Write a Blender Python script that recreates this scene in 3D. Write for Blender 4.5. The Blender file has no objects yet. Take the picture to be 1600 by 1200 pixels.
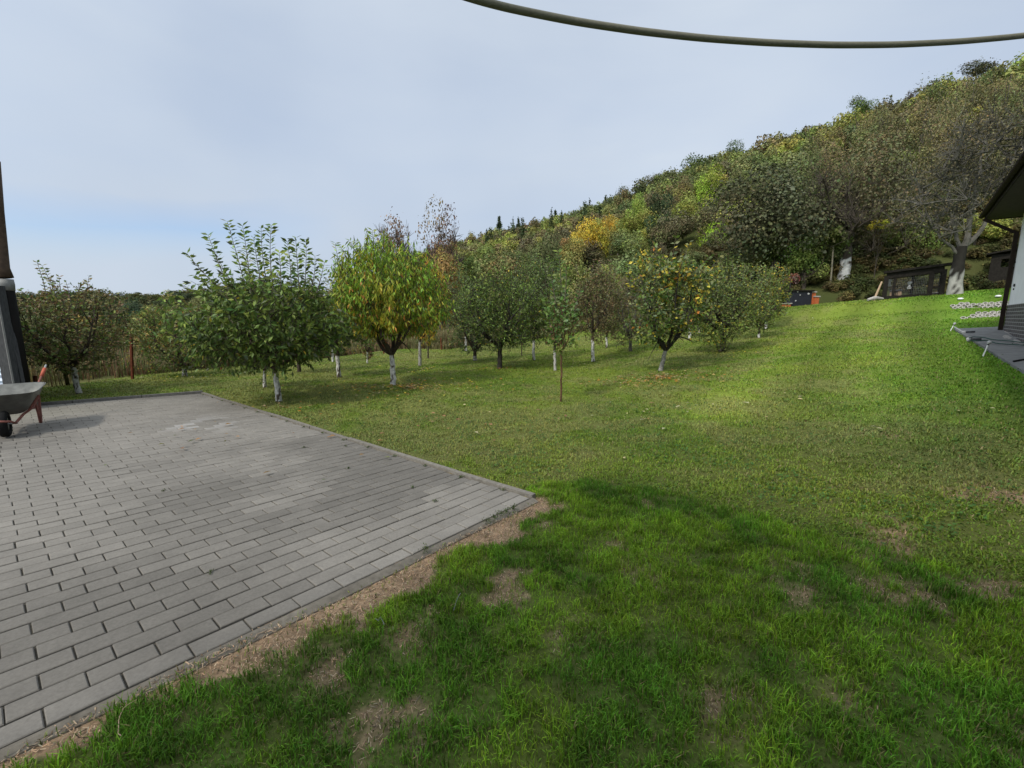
import bpy, math, random
import numpy as np
from mathutils import Vector, Matrix
# ---------------------------------------------------------------- camera, world, sun
S = bpy.context.scene
COL = S.collection
F=680.; HZ=495.; H=1.6
_p=math.atan((600-HZ)/F); _c,_s=math.cos(_p),math.sin(_p)
cam=bpy.data.cameras.new('camera'); camo=bpy.data.objects.new('camera',cam); COL.objects.link(camo)
cam.sensor_width=36; cam.lens=F/1600*36; cam.clip_start=0.05; cam.clip_end=6000
camo.location=(0,0,H); camo.rotation_euler=(math.pi/2-_p,0,0)
S.camera=camo
SUN_EL=math.radians(46); SUN_TO=(0.66,0.751)          # light travels this way over the ground
W=bpy.data.worlds.new('World'); S.world=W; W.use_nodes=True
nt=W.node_tree; nt.nodes.clear()
def wn(t,**k):
    n=nt.nodes.new(t)
    for a,b in k.items(): setattr(n,a,b)
    return n
out=wn('ShaderNodeOutputWorld'); bg=wn('ShaderNodeBackground'); bg.inputs[1].default_value=0.1
sky=wn('ShaderNodeTexSky',sky_type='NISHITA'); sky.sun_disc=False
sky.sun_elevation=SUN_EL; sky.sun_rotation=math.atan2(-SUN_TO[0],-SUN_TO[1]); sky.air_density=1.0; sky.dust_density=1.5
tc=wn('ShaderNodeTexCoord'); mp=wn('ShaderNodeMapping'); mp.inputs['Scale'].default_value=(1.0,1.6,4.2); mp.inputs['Rotation'].default_value=(0.12,-0.16,0.5)
n1=wn('ShaderNodeTexNoise'); n1.inputs['Scale'].default_value=1.3; n1.inputs['Detail'].default_value=7; n1.inputs['Roughness'].default_value=0.5; n1.inputs['Distortion'].default_value=0.35
n2=wn('ShaderNodeTexNoise'); n2.inputs['Scale'].default_value=1.1; n2.inputs['Detail'].default_value=4; n2.inputs['Roughness'].default_value=0.5
r1=wn('ShaderNodeValToRGB'); r1.color_ramp.elements[0].position=0.30; r1.color_ramp.elements[0].color=(0.80,)*3+(1,); r1.color_ramp.elements[1].position=0.62; r1.color_ramp.elements[1].color=(0.97,)*3+(1,)
r2=wn('ShaderNodeValToRGB'); r2.color_ramp.elements[0].position=0.3; r2.color_ramp.elements[0].color=(2.95,3.5,4.35,1); r2.color_ramp.elements[1].position=0.7; r2.color_ramp.elements[1].color=(4.1,4.6,5.25,1)
# a strip of clearer sky low on the left: band in direction space
sep=wn('ShaderNodeSeparateXYZ')
def mth(op,a,b=None,c=None,clamp=False):
    n=wn('ShaderNodeMath',operation=op); n.use_clamp=clamp
    for i,v in enumerate((a,b,c)):
        if v is None: continue
        if isinstance(v,(int,float)): n.inputs[i].default_value=v
        else: nt.links.new(v,n.inputs[i])
    return n.outputs[0]
L=nt.links.new
L(tc.outputs['Generated'],mp.inputs[0]); L(mp.outputs[0],n1.inputs['Vector']); L(tc.outputs['Generated'],n2.inputs['Vector'])
L(n1.outputs[0],r1.inputs[0]); L(n2.outputs[0],r2.inputs[0]); L(tc.outputs['Generated'],sep.inputs[0])
zz=mth('ADD',sep.outputs['Z'],mth('MULTIPLY',mth('SUBTRACT',n1.outputs[0],0.5),0.10))
zz=mth('ADD',zz,mth('MULTIPLY',sep.outputs['X'],-0.10))
band=mth('SUBTRACT',1.0,mth('DIVIDE',mth('ABSOLUTE',mth('SUBTRACT',zz,0.215)),0.055),clamp=True)
left=mth('MULTIPLY',mth('SUBTRACT',-0.34,sep.outputs['X']),5.0,clamp=True)
clear=mth('MULTIPLY',mth('MULTIPLY',band,left),0.65)
cov=mth('MULTIPLY',r1.outputs[0],mth('SUBTRACT',1.0,clear))
mx=wn('ShaderNodeMix',data_type='RGBA')
vs_=wn('ShaderNodeVectorMath',operation='MULTIPLY'); vs_.inputs[1].default_value=(.92,1.0,1.15); L(sky.outputs[0],vs_.inputs[0]); L(cov,mx.inputs[0]); L(vs_.outputs[0],mx.inputs[6]); L(r2.outputs[0],mx.inputs[7])
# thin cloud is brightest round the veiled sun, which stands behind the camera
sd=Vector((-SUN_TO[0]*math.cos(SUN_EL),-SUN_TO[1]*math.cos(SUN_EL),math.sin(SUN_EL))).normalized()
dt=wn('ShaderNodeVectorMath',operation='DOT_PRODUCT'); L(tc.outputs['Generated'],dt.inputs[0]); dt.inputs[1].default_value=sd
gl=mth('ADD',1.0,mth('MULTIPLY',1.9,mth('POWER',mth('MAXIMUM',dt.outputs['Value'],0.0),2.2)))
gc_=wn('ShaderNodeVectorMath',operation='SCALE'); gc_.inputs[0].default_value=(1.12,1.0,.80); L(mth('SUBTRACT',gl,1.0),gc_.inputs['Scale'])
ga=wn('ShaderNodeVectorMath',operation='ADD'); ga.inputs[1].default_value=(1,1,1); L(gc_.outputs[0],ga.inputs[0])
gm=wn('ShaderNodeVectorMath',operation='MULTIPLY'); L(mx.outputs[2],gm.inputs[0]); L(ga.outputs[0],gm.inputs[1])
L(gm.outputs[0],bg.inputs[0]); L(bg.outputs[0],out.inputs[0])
sl=bpy.data.lights.new('sun','SUN'); sl.energy=1.65; sl.angle=math.radians(4.0); sl.color=(1.0,0.94,0.84)
so=bpy.data.objects.new('sun',sl); COL.objects.link(so)
ce=math.cos(SUN_EL); so.rotation_euler=(0,0,0)
so.rotation_euler=Vector((SUN_TO[0]*ce,SUN_TO[1]*ce,-math.sin(SUN_EL))).to_track_quat('-Z','Y').to_euler()
S.view_settings.view_transform='Standard'; S.view_settings.look='None'; S.view_settings.gamma=1; S.view_settings.use_curve_mapping=False
S.view_settings.exposure=0.66
S.cycles.max_bounces=6; S.cycles.diffuse_bounces=3; S.cycles.transparent_max_bounces=8
S.cycles.use_denoising=True
RNG=np.random.default_rng(7)

# ---------------------------------------------------------------- terrain
def ray(px,py):
    u=(px-800)/F; v=(600-py)/F
    return (u, _c+v*_s, -_s+v*_c)
def elev(px,py,y):
    d=ray(px,py); t=y/d[1]; return d[0]*t, H+d[2]*t
def sp(x,k=1.0): return k*np.logaddexp(0,np.asarray(x,float)/k)
def ss(x,a,b):
    t=np.clip((np.asarray(x,float)-a)/(b-a),0,1); return t*t*(3-2*t)
def _h(ix,iy,seed):
    n=(ix.astype(np.int64)*374761393+iy.astype(np.int64)*668265263+seed*1442695041)&0x7fffffff
    n=((n^(n>>13))*1274126177)&0x7fffffff
    n=n^(n>>16)
    return (n&0xffff)/65535.0
def vn(x,y,seed=0):
    x=np.asarray(x,float);y=np.asarray(y,float)
    ix=np.floor(x).astype(np.int64);iy=np.floor(y).astype(np.int64);fx=x-ix;fy=y-iy
    fx=fx*fx*(3-2*fx);fy=fy*fy*(3-2*fy)
    a=_h(ix,iy,seed);b=_h(ix+1,iy,seed);c=_h(ix,iy+1,seed);d=_h(ix+1,iy+1,seed)
    return (a*(1-fx)+b*fx)*(1-fy)+(c*(1-fx)+d*fx)*fy
def fbm(x,y,sc,seed=0,o=4):
    s=0;a=1;t=0
    x=np.asarray(x,float);y=np.asarray(y,float)
    for i in range(o):
        s=s+a*vn(x*sc+i*17.3,y*sc-i*9.1,seed+i);t+=a;a*=.5;sc*=2.03
    return s/t
TB=[(300,90,300,480),(400,80,260,472),(500,70,220,458),(600,60,180,436),(720,52,160,408),(800,48,150,390),(900,44,140,368),(1000,40,130,330),(1100,37,120,292),(1200,35,112,264),(1300,34,104,236),(1400,33,96,200),(1500,32,88,172),(1600,31,80,152),(1800,30,70,130)]
TQ=np.array([math.atan2(t[0]-800,F) for t in TB])
TOE=np.array([t[1]/math.cos(q) for t,q in zip(TB,TQ)])
RDG=np.array([t[2]/math.cos(q) for t,q in zip(TB,TQ)])
RZ=np.array([elev(t[0],t[3],t[2])[1] for t in TB])
def Z(x,y):
    x=np.asarray(x,float);y=np.asarray(y,float)
    r=np.hypot(x,y); a=np.arctan2(x,y)
    g=0.11*sp(x-1.2,0.7)
    g=6.0-sp(6.0-g,1.0)
    g=g+(.22*ss(r,21.2,22.0)+.40*ss(r,23.2,24.2)-.62*ss(r,28,38))*ss(x,10.5,14.5)
    g=g-ss(a,-0.22,-0.42)*(0.085*sp(r-19,3)-0.085*sp(r-150,20))
    far=ss(r,280,700)*(34+10*np.sin(a*9)+5*np.sin(a*23+1))*ss(a,-0.1,-0.35)
    toe=np.interp(a,TQ,TOE);rd=np.interp(a,TQ,RDG);rz=np.interp(a,TQ,RZ)
    t=np.clip((r-toe)/(rd-toe),0,1)
    prof=t+0.12*np.sin(t*np.pi)
    hm=ss(a,TQ[0],TQ[2])*(1-ss(a,1.6,2.3))
    base=0.11*np.maximum(toe*np.sin(a)-1.2,0)
    hill=(rz-base)*prof-0.05*np.maximum(r-rd-10,0)*(r>rd)
    hill=np.maximum(hill,-2)
    return g+hm*hill*(t>0)+far-hm*np.where(t>0,(g-np.minimum(g,base)),0)
def at(px,py):
    d=np.array(ray(px,py)); t=0.3
    while t<900:
        t2=t*1.01; p=np.array([0,0,H])+d*t2
        if p[2]<Z(p[0],p[1]):
            a,b=t,t2
            for _ in range(16):
                m=(a+b)/2;p=np.array([0,0,H])+d*m
                if p[2]<Z(p[0],p[1]): b=m
                else: a=m
            return Vector((float(p[0]),float(p[1]),float(Z(p[0],p[1]))))
        t=t2
    return None
def gz(x,y): return float(Z(x,y))
def hill_t(x,y):
    r=np.hypot(x,y); a=np.arctan2(x,y)
    return (r-np.interp(a,TQ,TOE))/(np.interp(a,TQ,RDG)-np.interp(a,TQ,TOE)), r-np.interp(a,TQ,TOE), a

# ---------------------------------------------------------------- materials
def mat(name):
    m=bpy.data.materials.new(name); m.use_nodes=True; t=m.node_tree; t.nodes.clear()
    o=t.nodes.new('ShaderNodeOutputMaterial'); b=t.nodes.new('ShaderNodeBsdfPrincipled'); t.links.new(b.outputs[0],o.inputs[0])
    return m,t,b,o
def noise_mix(t,src,scale,lo,hi,detail=6,coord='Object',vec_scale=None):
    """multiply colour src by noise in lo..hi"""
    tcn=t.nodes.new('ShaderNodeTexCoord'); n=t.nodes.new('ShaderNodeTexNoise'); n.inputs['Scale'].default_value=scale; n.inputs['Detail'].default_value=detail; n.inputs['Roughness'].default_value=0.65
    if vec_scale:
        m=t.nodes.new('ShaderNodeMapping'); m.inputs['Scale'].default_value=vec_scale; t.links.new(tcn.outputs[coord],m.inputs[0]); t.links.new(m.outputs[0],n.inputs['Vector'])
    else: t.links.new(tcn.outputs[coord],n.inputs['Vector'])
    r=t.nodes.new('ShaderNodeMapRange'); r.inputs[1].default_value=0.3; r.inputs[2].default_value=0.7; r.inputs[3].default_value=lo; r.inputs[4].default_value=hi
    t.links.new(n.outputs[0],r.inputs[0])
    v=t.nodes.new('ShaderNodeVectorMath'); v.operation='SCALE'; t.links.new(src,v.inputs[0]); t.links.new(r.outputs[0],v.inputs['Scale'])
    return v.outputs[0],n.outputs[0]
def bump(t,b,h,strength,dist):
    n=t.nodes.new('ShaderNodeBump'); n.inputs['Strength'].default_value=strength; n.inputs['Distance'].default_value=dist
    t.links.new(h,n.inputs['Height']); t.links.new(n.outputs[0],b.inputs['Normal'])
def simple(name,col,rough=0.7,spec=0.3,ns=0,lo=.8,hi=1.2,metal=0,bmp=0,bd=.01,vs=None):
    m,t,b,o=mat(name)
    rgb=t.nodes.new('ShaderNodeRGB'); rgb.outputs[0].default_value=(*col,1); s=rgb.outputs[0]
    if ns:
        s,h=noise_mix(t,s,ns,lo,hi,vec_scale=vs)
        if bmp: bump(t,b,h,bmp,bd)
    t.links.new(s,b.inputs['Base Color']); b.inputs['Roughness'].default_value=rough; b.inputs['Specular IOR Level'].default_value=spec; b.inputs['Metallic'].default_value=metal
    return m
def vcol(name,rough=0.7,spec=0.25,ns=0,lo=.8,hi=1.2,trans=0.0,objcol=False,bmp=0,bd=.01,coord='Object'):
    m,t,b,o=mat(name)
    a=t.nodes.new('ShaderNodeVertexColor'); a.layer_name='Col'; s=a.outputs[0]
    if objcol:
        oi=t.nodes.new('ShaderNodeObjectInfo'); v=t.nodes.new('ShaderNodeVectorMath'); v.operation='MULTIPLY'
        t.links.new(s,v.inputs[0]); t.links.new(oi.outputs['Color'],v.inputs[1]); s=v.outputs[0]
    if ns:
        s,h=noise_mix(t,s,ns,lo,hi,coord=coord)
        if bmp: bump(t,b,h,bmp,bd)
    t.links.new(s,b.inputs['Base Color']); b.inputs['Roughness'].default_value=rough; b.inputs['Specular IOR Level'].default_value=spec
    if trans:
        tr=t.nodes.new('ShaderNodeBsdfTranslucent'); t.links.new(s,tr.inputs[0])
        mxs=t.nodes.new('ShaderNodeMixShader'); mxs.inputs[0].default_value=trans
        t.links.new(b.outputs[0],mxs.inputs[1]); t.links.new(tr.outputs[0],mxs.inputs[2]); t.links.new(mxs.outputs[0],o.inputs[0])
    return m
def paver_mat():
    m,t,b,o=mat('paver');a=t.nodes.new('ShaderNodeVertexColor');a.layer_name='Col'
    s,_=noise_mix(t,a.outputs[0],1.1,.80,1.10,detail=8)
    s,_=noise_mix(t,s,5.0,.90,1.07,detail=8)
    s,h=noise_mix(t,s,75,.86,1.13,detail=4)
    # small pale cement and dark spots
    tcn=t.nodes.new('ShaderNodeTexCoord');n=t.nodes.new('ShaderNodeTexNoise');n.inputs['Scale'].default_value=9;n.inputs['Detail'].default_value=9;n.inputs['Roughness'].default_value=.8;t.links.new(tcn.outputs['Object'],n.inputs['Vector'])
    r=t.nodes.new('ShaderNodeMapRange');r.inputs[1].default_value=.66;r.inputs[2].default_value=.74;r.inputs[3].default_value=0;r.inputs[4].default_value=.45;t.links.new(n.outputs[0],r.inputs[0])
    x=t.nodes.new('ShaderNodeMix');x.data_type='RGBA';t.links.new(r.outputs[0],x.inputs[0]);t.links.new(s,x.inputs[6]);x.inputs[7].default_value=(.33,.32,.30,1)
    r2=t.nodes.new('ShaderNodeMapRange');r2.inputs[1].default_value=.34;r2.inputs[2].default_value=.28;r2.inputs[3].default_value=0;r2.inputs[4].default_value=.5;t.links.new(n.outputs[0],r2.inputs[0])
    y=t.nodes.new('ShaderNodeMix');y.data_type='RGBA';t.links.new(r2.outputs[0],y.inputs[0]);t.links.new(x.outputs[2],y.inputs[6]);y.inputs[7].default_value=(.07,.068,.05,1)
    t.links.new(y.outputs[2],b.inputs['Base Color']);b.inputs['Roughness'].default_value=.85;b.inputs['Specular IOR Level'].default_value=.2
    bump(t,b,h,.3,.003);return m
M={}
M['leaf']=vcol('leaf',rough=.5,spec=.35,trans=.3)
M['hleaf']=vcol('hill_leaf',rough=.75,spec=.15,trans=.2,objcol=True)
M['grass']=vcol('grass_blade',rough=.6,spec=.2,trans=.3)
M['bark']=vcol('bark',rough=.9,spec=.1,ns=30,lo=.55,hi=1.35,bmp=.6,bd=.01)
M['hbark']=vcol('hill_bark',rough=.9,spec=.1,ns=3,lo=.7,hi=1.25)
M['kerbstone']=vcol('kerb_concrete',rough=.9,spec=.1,ns=22,lo=.7,hi=1.2,bmp=.4,bd=.004)
M['paver']=paver_mat()
M['ground']=vcol('ground_soil',rough=.95,spec=.05,ns=45,lo=.65,hi=1.35,bmp=.5,bd=.015)
M['concrete']=simple('concrete',(.24,.23,.21),.9,.15,14,.75,1.2,bmp=.3)
M['patio']=simple('patio_concrete',(.195,.195,.19),.9,.08,5,.8,1.2)
M['dirt']=simple('joint_sand',(.055,.05,.042),.95,.05,40,.5,1.5)
M['white_wall']=simple('white_render',(.80,.78,.81),.9,.1,3,.94,1.05)
M['brown']=simple('brown_steel',(.028,.020,.016),.85,.06,6,.8,1.3)
M['eave']=simple('dark_stained_wood',(.030,.024,.022),.9,.06,8,.7,1.4,vs=(1,1,8))
M['darkwood']=simple('dark_wood',(.018,.016,.014),.9,.06,10,.6,1.5)
M['greywood']=simple('weathered_wood',(.06,.062,.064),.85,.15,9,.6,1.3,vs=(6,6,1))
M['blackpipe']=simple('black_pipe',(.010,.009,.008),.8,.1,4,.8,1.3)
M['rustpipe']=simple('rusty_brown_pipe',(.075,.05,.034),.75,.25,12,.6,1.4)
M['collar']=simple('white_collar',(.20,.20,.19),.6,.3,20,.8,1.1)
M['sheet']=simple('white_sheet',(.55,.62,.72),.5,.4,3,.9,1.05)
M['hose']=simple('grey_hose',(.16,.155,.115),.65,.3,10,.8,1.2,vs=(1,20,20))
M['greenhose']=simple('green_hose',(.012,.05,.035),.5,.4)
M['greyplastic']=simple('grey_plastic',(.42,.42,.42),.5,.4,20,.8,1.1)
M['tray']=simple('galvanised_tray',(.16,.16,.145),.5,.5,9,.6,1.25,metal=.4)
M['redpaint']=simple('faded_red_paint',(.24,.095,.075),.75,.15,25,.55,1.25)
M['redgrip']=simple('red_grip',(.42,.10,.06),.7,.2)
M['rubber']=simple('rubber',(.012,.012,.012),.85,.15)
M['steel']=simple('steel',(.35,.35,.34),.4,.5,metal=.8)
M['rustpost']=simple('rusty_post',(.12,.035,.018),.85,.15,20,.6,1.4)
M['terracotta']=simple('terracotta',(.40,.11,.04),.85,.15,12,.75,1.2)
M['black']=simple('black_metal',(.012,.013,.02),.55,.35,8,.7,1.5)
M['paleconc']=simple('pale_concrete',(.36,.34,.31),.9,.1,25,.7,1.15)
M['log']=simple('pale_log',(.42,.30,.20),.8,.15,12,.75,1.15)
M['white']=simple('white_paint',(.75,.75,.75),.6,.3)
M['redroof']=simple('pink_roof_tiles',(.40,.20,.17),.85,.15,6,.8,1.2)
M['wire']=simple('wire',(.12,.12,.115),.5,.4,metal=.5)
M['stone']=simple('stone',(.38,.36,.33),.9,.1,9,.7,1.2)

# ---------------------------------------------------------------- mesh helpers
class MB:
    def __init__(s): s.v=[];s.f=[];s.c=[];s.m=[];s.n=0
    def add(s,V,Fs,col=(1,1,1),mi=0):
        V=np.asarray(V,float).reshape(-1,3); n=len(V); c=np.asarray(col,float)
        if c.ndim==1: c=np.tile(c,(n,1))
        s.v.append(V);s.c.append(c)
        if isinstance(Fs,np.ndarray): Fs=[Fs]
        for f in Fs:
            f=np.asarray(f,np.int64); s.f.append(f+s.n); s.m.append(np.full(len(f),mi))
        s.n+=n
    def box(s,c,h,R=None,col=(1,1,1),mi=0):
        """c centre, h half sizes, R 3 axis rows"""
        sg=np.array([[-1,-1,-1],[1,-1,-1],[1,1,-1],[-1,1,-1],[-1,-1,1],[1,-1,1],[1,1,1],[-1,1,1]],float)*np.array(h)
        if R is not None: sg=sg@np.array(R)
        s.add(sg+np.array(c),np.array([[0,3,2,1],[4,5,6,7],[0,1,5,4],[1,2,6,5],[2,3,7,6],[3,0,4,7]]),col,mi)
    def bar(s,a,b,w,h=None,col=(1,1,1),mi=0,up=(0,0,1)):
        a=np.array(a,float);b=np.array(b,float);h=h or w;d=b-a;L=np.linalg.norm(d);d/=L;u=np.array(up,float)
        x=np.cross(u,d)
        if np.linalg.norm(x)<1e-3: x=np.array([1.,0,0])
        x/=np.linalg.norm(x);z=np.cross(d,x)
        s.box((a+b)/2,(w/2,L/2,h/2),[x,d,z],col,mi)
    def tube(s,P,R,n=8,col=(1,1,1),mi=0,cap=True):
        P=np.asarray(P,float);k=len(P);R=np.broadcast_to(np.asarray(R,float),(k,))
        T=np.gradient(P,axis=0);T/=np.maximum(np.linalg.norm(T,axis=1)[:,None],1e-9)
        ref=np.array([0.,0,1]) if abs(T[0][2])<.9 else np.array([1.,0,0])
        V=[]
        x=np.cross(ref,T[0]);x/=np.linalg.norm(x)
        for i in range(k):
            x=x-T[i]*np.dot(x,T[i]);x/=np.linalg.norm(x);y=np.cross(T[i],x)
            a=np.arange(n)/n*2*np.pi
            V.append(P[i]+R[i]*(np.cos(a)[:,None]*x+np.sin(a)[:,None]*y))
        V=np.concatenate(V);Fq=[]
        for i in range(k-1):
            for j in range(n): Fq.append([i*n+j,i*n+(j+1)%n,(i+1)*n+(j+1)%n,(i+1)*n+j])
        c=np.asarray(col,float)
        if c.ndim==2 and len(c)==k: c=np.repeat(c,n,axis=0)
        Fs=[np.array(Fq)]
        if cap:
            V=np.vstack([V,P[0],P[-1]]); 
            if c.ndim==2: c=np.vstack([c,c[0],c[-1]])
            Fs.append(np.array([[k*n,(j+1)%n,j] for j in range(n)]+[[k*n+1,(k-1)*n+j,(k-1)*n+(j+1)%n] for j in range(n)]))
        s.add(V,Fs,c,mi)
    def build(s,name,mats,parent=None,smooth=False,loc=None):
        me=bpy.data.meshes.new(name)
        V=np.concatenate(s.v)
        if loc is not None: V=V-np.array(loc,float)
        nv=len(V);me.vertices.add(nv);me.vertices.foreach_set('co',V.astype(np.float32).ravel())
        tot=np.concatenate([np.full(len(f),f.shape[1]) for f in s.f]);idx=np.concatenate([f.ravel() for f in s.f])
        me.loops.add(len(idx));me.loops.foreach_set('vertex_index',idx.astype(np.int32))
        me.polygons.add(len(tot));st=np.concatenate([[0],np.cumsum(tot)[:-1]])
        me.polygons.foreach_set('loop_start',st.astype(np.int32))
        me.polygons.foreach_set('material_index',np.concatenate(s.m).astype(np.int32))
        me.polygons.foreach_set('use_smooth',np.full(len(tot),bool(smooth)))
        ca=me.color_attributes.new('Col','FLOAT_COLOR','POINT')
        c4=np.ones((nv,4),np.float32);c4[:,:3]=np.concatenate(s.c);ca.data.foreach_set('color',c4.ravel())
        me.update(calc_edges=True); 
        if not isinstance(mats,(list,tuple)): mats=[mats]
        for m in mats: me.materials.append(M[m] if isinstance(m,str) else m)
        o=bpy.data.objects.new(name,me);COL.objects.link(o)
        if loc is not None and parent is None: o.location=loc
        if parent is not None: o.parent=parent
        return o
def tag(o,label=None,cat=None,group=None,kind=None):
    if label:o['label']=label
    if cat:o['category']=cat
    if group:o['group']=group
    if kind:o['kind']=kind
    return o
def thing(name,label,cat,loc=(0,0,0),group=None,rz=0):
    o=bpy.data.objects.new(name,None);COL.objects.link(o);o.location=loc;o.rotation_euler=(0,0,rz);o.empty_display_size=.2
    return tag(o,label,cat,group)
# ---------------------------------------------------------------- pavement layout (world metres)
N1=np.array([.17,3.62]);F1=np.array([-6.58,9.04]);TL=float(np.linalg.norm(F1-N1));RD=(F1-N1)/TL
A0=math.atan2(-2.2297,-2.0733);A1=math.atan2(-1.2689,-2.0352)
def pav(s,t):
    """s metres leftwards from the lawn side, t metres along the lawn side"""
    a=A0+(A1-A0)*(np.asarray(t)/TL); 
    return N1[0]+RD[0]*t+s*np.cos(a), N1[1]+RD[1]*t+s*np.sin(a)
SMAX=13.0
_c0=pav(0,0);_c1=pav(0,TL);_c2=pav(SMAX,TL);_c3=pav(SMAX,0)
PQ=[_c0,_c1,_c2,_c3]
def inpav(x,y,grow=0.0):
    ok=np.ones(np.shape(x),bool)
    for i in range(4):
        a=PQ[i];b=PQ[(i+1)%4];ex,ey=b[0]-a[0],b[1]-a[1];l=math.hypot(ex,ey)
        # quad runs counter-clockwise seen from above?  sign fixed below
        ok&=((ex*(y-a[1])-ey*(x-a[0]))/l)*PS>-grow
    return ok
PS=1.0
_m=((_c0[0]+_c2[0])/2,(_c0[1]+_c2[1])/2)
_e=((_c1[0]-_c0[0])*(_m[1]-_c0[1])-(_c1[1]-_c0[1])*(_m[0]-_c0[0]))
PS=1.0 if _e>0 else -1.0
ND=np.array([math.cos(A0),math.sin(A0)]);NN=np.array([-ND[1],ND[0]])      # near edge, and its normal
if NN[0]<0: NN=-NN                                                       # towards the lawn (right, nearer)
def near_d(x,y): return (x-N1[0])*NN[0]+(y-N1[1])*NN[1]
def uv(x,y): return x*.67+y*.742, -x*.742+y*.67
PATCH=[(1390,825,.16),(1400,850,.12),(1430,932,.17),(1250,920,.10),(1572,925,.22),(1575,772,.25),(1500,770,.12),(895,995,.05),(1120,1120,.06),(620,905,.10),(700,850,.08),(1240,885,.08),(1400,680,.12),
 (540,1140,.05),(1010,905,.07),(1130,1090,.07),(1330,1090,.07),(850,818,.06),(640,990,.10),(1570,1150,.08),(520,1050,.12),(450,1020,.1),(1390,920,.12),(1330,860,.1),(760,820,.1)]
PATCH=[(at(a,b),c*1.0) for a,b,c in PATCH]
LITTER=[(at(615,606),1.6),(at(1020,590),1.1)]
def zones(x,y):
    """lush, dry (0..1), meadow, wood, pav masks"""
    x=np.asarray(x,float);y=np.asarray(y,float)
    u,v=uv(x,y);r=np.hypot(x,y);a=np.arctan2(x,y)
    B=np.interp(v,[-4,-1,-.6,.9,1.6,2.2,2.42,2.6],[3.1,3.35,3.42,3.6,3.66,3.5,3.2,2.6])
    B=B+.22*(fbm(x,y,3.2,5)-.5)
    lush=ss(B-u,-.03,.05)*(v<2.8)
    pv=inpav(x,y)
    nd=near_d(x,y)
    f1=fbm(x,y,2.6,11);f2=fbm(x,y,9,21)
    dry=ss(.30-nd+(1.1*(f1-.5)+.8*(f2-.5))*np.clip(.35+.0*nd,0,1)*1.5,0,.12)*(nd>-.02)*(u<3.3)
    dry=np.maximum(dry,ss(.95*f1+.35*f2, .80,.92)*ss(1.6-nd,0,1)*(nd>0)*.85*(u<3.4))
    for p,rad in PATCH:
        d=np.hypot(x-p.x,y-p.y)+.16*(f2-.5)+.14*(f1-.5)
        dry=np.maximum(dry,.8*ss(rad*.85-d,-.14,.08)*ss(f2,.30,.55))
    dry=dry*(((x-N1[0])*ND[0]+(y-N1[1])*ND[1])>-.16+.3*(f2-.5)) if False else dry
    cut=ss((x-N1[0])*ND[0]+(y-N1[1])*ND[1]+.25*(f2-.5),-.16,-.02);dry=np.where(near_d(x,y)<.55,np.where(u<3.3,dry*np.where(y>3.0,cut,1),dry),dry)
    # thin strip of soil along the lawn side of the paving
    k=(x-N1[0])*RD[0]+(y-N1[1])*RD[1]; dd=(x-N1[0])*RD[1]-(y-N1[1])*RD[0]
    dry=np.maximum(dry,.6*ss(.14-np.abs(dd)+.25*(f1-.5),0,.06)*(k>-.1)*(k<TL+.1))
    t,dt,_=hill_t(x,y)
    rr=fbm(x,y,.35,31)
    # wood / rough edge beyond the mown grass
    wood=ss(dt+3.0*(rr-.5),-3.5,-.5)*ss(a,-.30,-.2)
    # left border of the mown grass follows the fence
    mead=ss(yb(x,y)+1.2*(rr-.5),0,.7)
    mead=np.maximum(mead,0)*(1-wood)
    return lush*(~pv),dry*(~pv),mead,wood,pv
FB=[at(-60,625),at(60,607),at(205,588),at(380,572),at(540,556),at(700,546),at(800,533),at(900,520)]
FBx=np.array([p.x for p in FB]);FBy=np.array([p.y for p in FB])
def yb(x,y): return np.where(x<FBx[-1], y-np.interp(x,FBx,FBy), y-(FBy[-1]+(x-FBx[-1])*1.2))
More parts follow.
